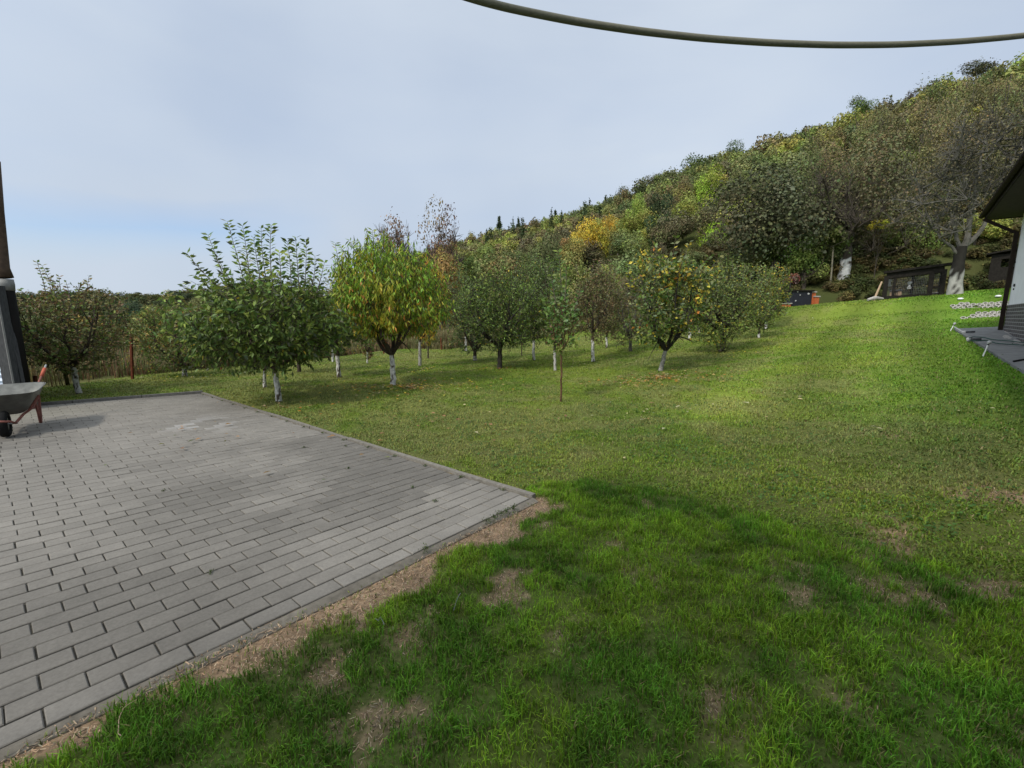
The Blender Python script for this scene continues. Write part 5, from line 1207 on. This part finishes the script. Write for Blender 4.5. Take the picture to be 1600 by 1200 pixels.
# ---------------------------------------------------------------- overhead hose
def hose():
    pts=[(560,-60,1.45),(745,0,1.6),(800,14,1.64),(900,34,1.72),(1000,49,1.8),(1100,60,1.88),(1200,67,1.96),(1300,70.5,2.04),(1400,70,2.12),(1500,65,2.2),(1600,56,2.28),(1760,34,2.4)]
    P_=[]
    for a,b,y in pts: X,z=elev(a,b,y);P_.append((X,y,z))
    P_=np.array(P_);t=np.linspace(0,len(P_)-1,90)
    PP=np.stack([np.interp(t,range(len(P_)),P_[:,j]) for j in range(3)],1)
    for _ in range(6): PP[1:-1]=(PP[:-2]+2*PP[1:-1]+PP[2:])/4
    mb=MB();mb.tube(PP,.0122,14);tag(mb.build('overhead_hose','hose',smooth=True),'grey brown hose sagging overhead across the sky','hose')
hose()
# ---------------------------------------------------------------- fence and far buildings
def fence():
    G_='rusty fence posts beyond the orchard'
    for i,(px,py,top,lab) in enumerate([(206,592,522,'tall rusty fence post standing in front of the dry weeds'),(56,612,587,'short brown post near the foot of the drainpipe'),(600,553,530,'rusty fence post in the weeds behind the bright peach'),(345,578,540,'rusty fence post half hidden by the big cherry crown'),(690,547,528,'rusty fence post left of the thin white plum trunk')]):
        b=np.array(at(px,py));X,z=elev(px-1.5,top,b[1]);mb=MB();mb.bar(b-[0,0,.2],(X,b[1],z),.05,.05);tag(mb.build('fence_post','rustpost',loc=b),lab,'fence post',G_)
fence()
def far():
    def blk(mb,a0,a1,y0,y1,Y,D,mi=0): pass
    Y=95
    def w(px,py,dy=0): X,z=elev(px,py,Y+dy);return np.array([X,Y+dy,z])
    def house_(name,lab,cat,x0,x1,yt,yb_,Y_,wallm,roofm,rh):
        p=elev(x0,yb_,Y_);q=elev(x1,yt,Y_);xa,zb=p;xb,zt=q;D=8;c=((xa+xb)/2,Y_,zb)
        r_=thing(name,lab,cat,c);mb=MB();mb.box(((xa+xb)/2,Y_+D/2,(zb-6+zt)/2),((xb-xa)/2,D/2,(zt-zb+6)/2));mb.build('wall',wallm,r_,loc=c)
        e=.5;mb=MB();V=[(xa-e,Y_-e,zt),(xb+e,Y_-e,zt),(xb+e,Y_+D+e,zt),(xa-e,Y_+D+e,zt),(xa+rh*.6,Y_+D/2,zt+rh),(xb-rh*.6,Y_+D/2,zt+rh)]
        mb.add(V,[np.array([[0,1,5,4],[2,3,4,5],[3,2,1,0]]),np.array([[1,2,5],[3,0,4]])]);mb.build('roof',roofm,r_,loc=c);return r_
    house_('tiled_house','distant house with weathered pink tiled roof showing above the cherry crown','house',503,533,484,505,60,'white_wall','redroof',2.2)
    house_('low_building','long low white building seen in the valley behind the tall rusty post','building',156,204,541,556,92,'white','white',1.2)
    # white van and pale car-like canopy beside it
    for i,(x0,x1,yt,yb_,lab) in enumerate([(207,222,541,552,'small white hut right of the rusty post in the valley'),]):
        house_('small_hut',lab,'hut',x0,x1,yt,yb_,88,'sheet','white',.8)
far()
def fallen():
    rg=np.random.default_rng(21);mb=MB()
    for (px,py,R,n,cols) in [(640,606,1.9,330,[YL,OR,(.40,.32,.14),(.30,.20,.09)]),(1035,592,1.3,260,[(.40,.30,.12),OR,(.30,.17,.08),(.36,.30,.15)]),(780,578,1.0,40,[OR,BR]),(1145,552,1.6,40,[YL,(.35,.28,.12)]),(660,578,1.4,50,[YL,(.4,.34,.2)]),(310,592,1.2,30,[YL,(.5,.45,.3)]),(900,570,3,40,[(.35,.28,.14)]),(450,640,1.5,14,[OR,(.3,.2,.1)]),(1060,640,3.0,30,[(.40,.36,.2)]),(700,660,2.5,25,[(.3,.16,.08)]),(1350,480,6,24,[(.5,.48,.35)]),(380,690,2.5,16,[(.35,.2,.08),(.15,.16,.05)])]:
        n=int(n*1.5);c=at(px,py);r=np.abs(rg.normal(0,.62,n))*R;a=rg.uniform(0,6.28,n);x=c.x+r*np.cos(a)*1.25;y=c.y+r*np.sin(a)*.8;ip=inpav(x,y)
        P_=np.stack([x,y,Z(x,y)+.040+.0006*np.hypot(x,y)+rg.uniform(0,.012,n)],-1);cc=np.array(cols)[rg.integers(0,len(cols),n)]
        leaf_cards(mb,P_,rnd_dirs(rg,n,flat=True)*[1,1,.3],rg.uniform(.05,.10,n),.5,vary(cc,rg,.2),rg,nup=1.5,fold=.4)
    tag(mb.build('fallen_leaves','leaf'),'yellow and brown fallen leaves scattered under the fruit trees','fallen leaves',kind='stuff')
    # little weeds in and along the joints of the paving
    mb=MB();n=0
    spots=[(pav(s,0)[0]+NN[0]*.04,pav(s,0)[1]+NN[1]*.04,.05) for s in (.35,.42,.5,.58,1.15,.27)]
    for q in [(255,771),(330,900),(545,735),(680,787),(645,765),(475,702),(540,700)]: p=at(*q);spots.append((p.x,p.y,.022))
    for t in np.linspace(.3,TL-.3,16): p=pav(.03,t);spots.append((p[0],p[1],.03))
    for x,y,R in spots:
        k=int(40*R/.03);a=rg.uniform(0,6.28,k);r=np.abs(rg.normal(0,.6,k))*R;P_=np.stack([x+r*np.cos(a),y+r*np.sin(a),np.full(k,gz(x,y)+.02)+rg.uniform(0,.6*R,k)],-1)
        leaf_cards(mb,P_,rnd_dirs(rg,k,(0,0,.5)),rg.uniform(.008,.018,k),.6,vary(np.tile(np.array([.07,.10,.03]),(k,1)),rg,.3),rg)
    tag(mb.build('joint_weeds','leaf'),'tiny weeds growing in the joints and edges of the paving','weeds',kind='stuff')
    # dry stalks lying in the turf
    for i,(pts,lab,col) in enumerate([([(587,979),(592,984),(595,974),(598,981),(601,990)],'short white bent straw in the turf nearer the paving','collar'),([(720,938),(716,946),(712,953),(709,965)],'short white straw in the turf right of the bent one','collar'),([(216,1108),(196,1123),(188,1136),(187,1162),(192,1168)],'long curved yellow straw beside the paving edge','log'),([(292,1048),(298,1054)],'small yellow leaf scrap on the bare soil by the paving','log')]):
        P_=np.array([np.array(at(*q))+[0,0,.045] for q in pts]);t=np.linspace(0,len(P_)-1,16);PP=np.stack([np.interp(t,range(len(P_)),P_[:,j]) for j in range(3)],1);PP[:,2]+=.006*np.sin(t*2)
        mb=MB();mb.tube(PP,.0018 if i!=3 else .003,5);tag(mb.build('dry_straw',col,loc=PP[0]),lab,'straw','loose straws in the turf')
fallen()
